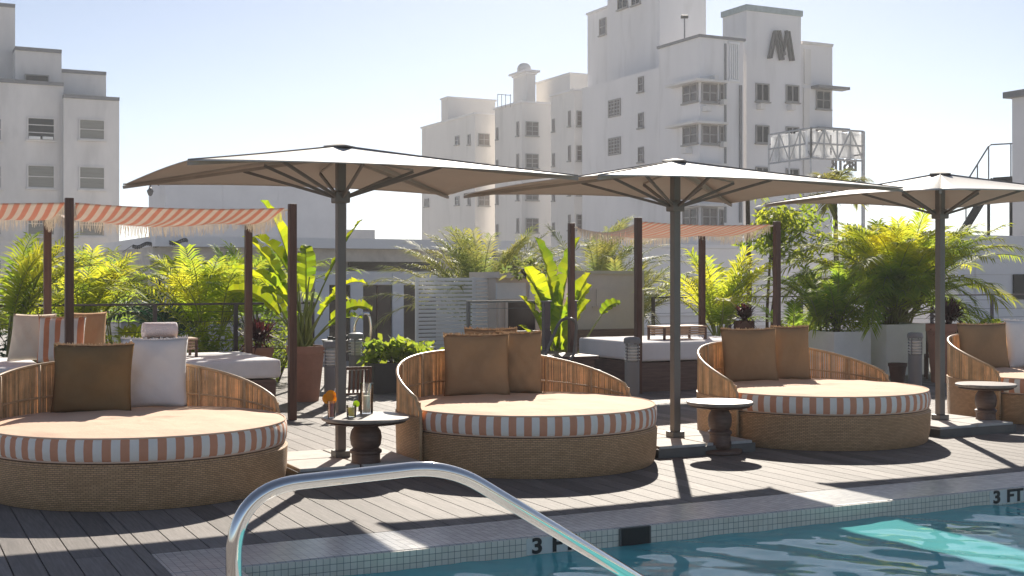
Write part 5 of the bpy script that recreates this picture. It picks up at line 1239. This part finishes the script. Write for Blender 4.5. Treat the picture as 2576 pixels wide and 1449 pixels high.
shrub('large burgundy plant in the tall pot behind the right parasol pole', 2385, 19.6, .84, .36, .3, .26, 300, .28, .04, 'red', 63, 'burgundy_plant', 'plant', 'burgundy plants', True)
shrub('broad leaved monstera in the low dark planter, left of the middle daybed', 990, 17.9, .40, .48, .25, .17, 330, .15, .09, 'shrub', 64, 'monstera', 'plant', 'shrubs between the palms')
shrub('dark leafy shrub right of the monstera behind the middle daybed', 1062, 18.6, .05, .32, .25, .32, 300, .12, .06, 'shrub', 65)
shrub('yellow green leafy hedge plant below the left railing', 540, 19.4, 0, .6, .3, .5, 900, .14, .035, 'shrub', 66)
shrub('yellow green leafy plant behind the burgundy one by the cabana', 700, 19.8, 0, .5, .3, .55, 700, .14, .035, 'shrub', 67)
shrub('dense dark shrub at left between the railing and the yellow palms', 60, 19.8, 0, .7, .3, .6, 800, .12, .05, 'blue', 68)
shrub('fine leaved shrub in the left white planter', 2110, 20.9, .7, .42, .3, .26, 800, .1, .03, 'shrub', 69)
shrub('trailing green shrub in the wider white planter', 2185, 21.2, .74, .3, .3, .25, 500, .1, .035, 'palmd', 70)
shrub('low sunlit shrub row at right beyond the burgundy plant', 2478, 20.6, .5, .5, .25, .20, 420, .15, .07, 'shrub', 71)
shrub('bright low shrub at the right frame edge', 2570, 20.4, .5, .35, .25, .16, 300, .16, .06, 'banana', 72)
planter('low white planter behind the right daybed pillows', 2418, 2640, 20.5, .62, .5)
shrub('hazy low shrub at the foot of the paddle leaf stems', 1330, 21.6, 1.6, .5, .3, .18, 260, .12, .05, 'palmh', 73)

# slender tree right of the middle parasol
def tree(lab, x, Z, top, x0, x1, y0, y1, seed, n=1250, leaf='shrub'):
    rr = random.Random(seed); t = thing('slender_tree', lab, 'tree', (X(x, Z), Z, 0), 0); lm, sm = MB(), MB(); zc0, zc1 = hgt(y1, Z), hgt(y0, Z); cx0, cx1 = X(x0, Z) - X(x, Z), X(x1, Z) - X(x, Z)
    ends = []
    for k in range(3):
        b = Vector((rr.uniform(-.14, .14), rr.uniform(-.1, .1), -.0)); p1 = b + Vector((rr.uniform(-.1, .1), rr.uniform(-.1, .1), 1.0)); p2 = p1 + Vector((rr.uniform(-.2, .2), rr.uniform(-.1, .1), zc0 - .7)); sm.tube([b, p1, p2], [.035, .028, .02], 7)
        for j in range(5):
            e = Vector((rr.uniform(cx0, cx1) * .9, rr.uniform(-.7, .7), rr.uniform(zc0, zc1))); m_ = p2.lerp(e, .5) + Vector((0, 0, .15)); sm.tube([p2 - Vector((0, 0, rr.uniform(0, .4))), m_, e], [.016, .011, .005], 5); ends += [m_, e, p2.lerp(e, .75)]
    for i in range(n):
        c_ = rr.choice(ends); p = c_ + Vector((rr.gauss(0, .15), rr.gauss(0, .15), rr.gauss(0, .10)))
        leaf_quad(lm, p, Vector((rr.uniform(-1, 1), rr.uniform(-1, 1), rr.uniform(-.9, .3))), Vector((rr.uniform(-1, 1), rr.uniform(-1, 1), 1)), rr.uniform(.09, .19), rr.uniform(.035, .07), 0, .5)
    lm.build('crown', M[leaf], t); sm.build('trunk', M['bark'], t, smooth=True)
tree('slender leafy tree beside the right front post of the middle cabana', 1940, 23.0, 3, 1858, 2120, 520, 640, 81)
# tall palm whose crown shows above the middle canopy
def tall_palm(lab, x, Z, top, seed, nf=14, L=1.3, leaf='palmd'):
    rr = random.Random(seed); t = thing('tall_palm', lab, 'palm', (X(x, Z), Z, 0 if Z < 23 else -.7), 0, 'tall palms'); lm, sm, cm = MB(), MB(), MB(); h = top - t.location.z - .5
    cm.tube([(0, 0, 0), (.05, 0, h * .5), (0, 0, h)], [.07, .06, .05], 8)
    for i in range(nf): frond(lm, sm, (0, 0, h), 6.28 * i / nf + rr.uniform(-.2, .2), L * rr.uniform(.8, 1.1), R(rr.uniform(20, 75)), rr.uniform(1.2, 2.0), .4, 34, rr)
    lm.build('crown', M[leaf], t); sm.build('leaf_stalks', M['stalk'], t); cm.build('trunk', M['bark'], t, smooth=True)
tall_palm('tall dark palm whose top shows just above the middle canopy near the sign', 2100, 27.0, 3.82, 91, 18, .95, 'palmh')
tall_palm('slim palm whose bright tip peeks above the middle canopy', 1880, 30.0, 4.25, 92, 9, .6, 'palm')
# ============================================================ HAZE
mb = MB(); mb.box((0, 150, 18.0), (500, 480, 50.6)); hz = mb.build('haze', [])
hz['kind'] = 'stuff'; hm = bpy.data.materials.new('haze'); hm.use_nodes = True; n_ = hm.node_tree; n_.nodes.remove(n_.nodes['Principled BSDF'])
pv = n_.nodes.new('ShaderNodeVolumePrincipled'); pv.inputs['Color'].default_value = (0.9, 0.92, 0.95, 1); pv.inputs['Density'].default_value = 0.0009; pv.inputs['Anisotropy'].default_value = 0.3
n_.links.new(pv.outputs[0], n_.nodes['Material Output'].inputs['Volume']); hz.data.materials.append(hm)
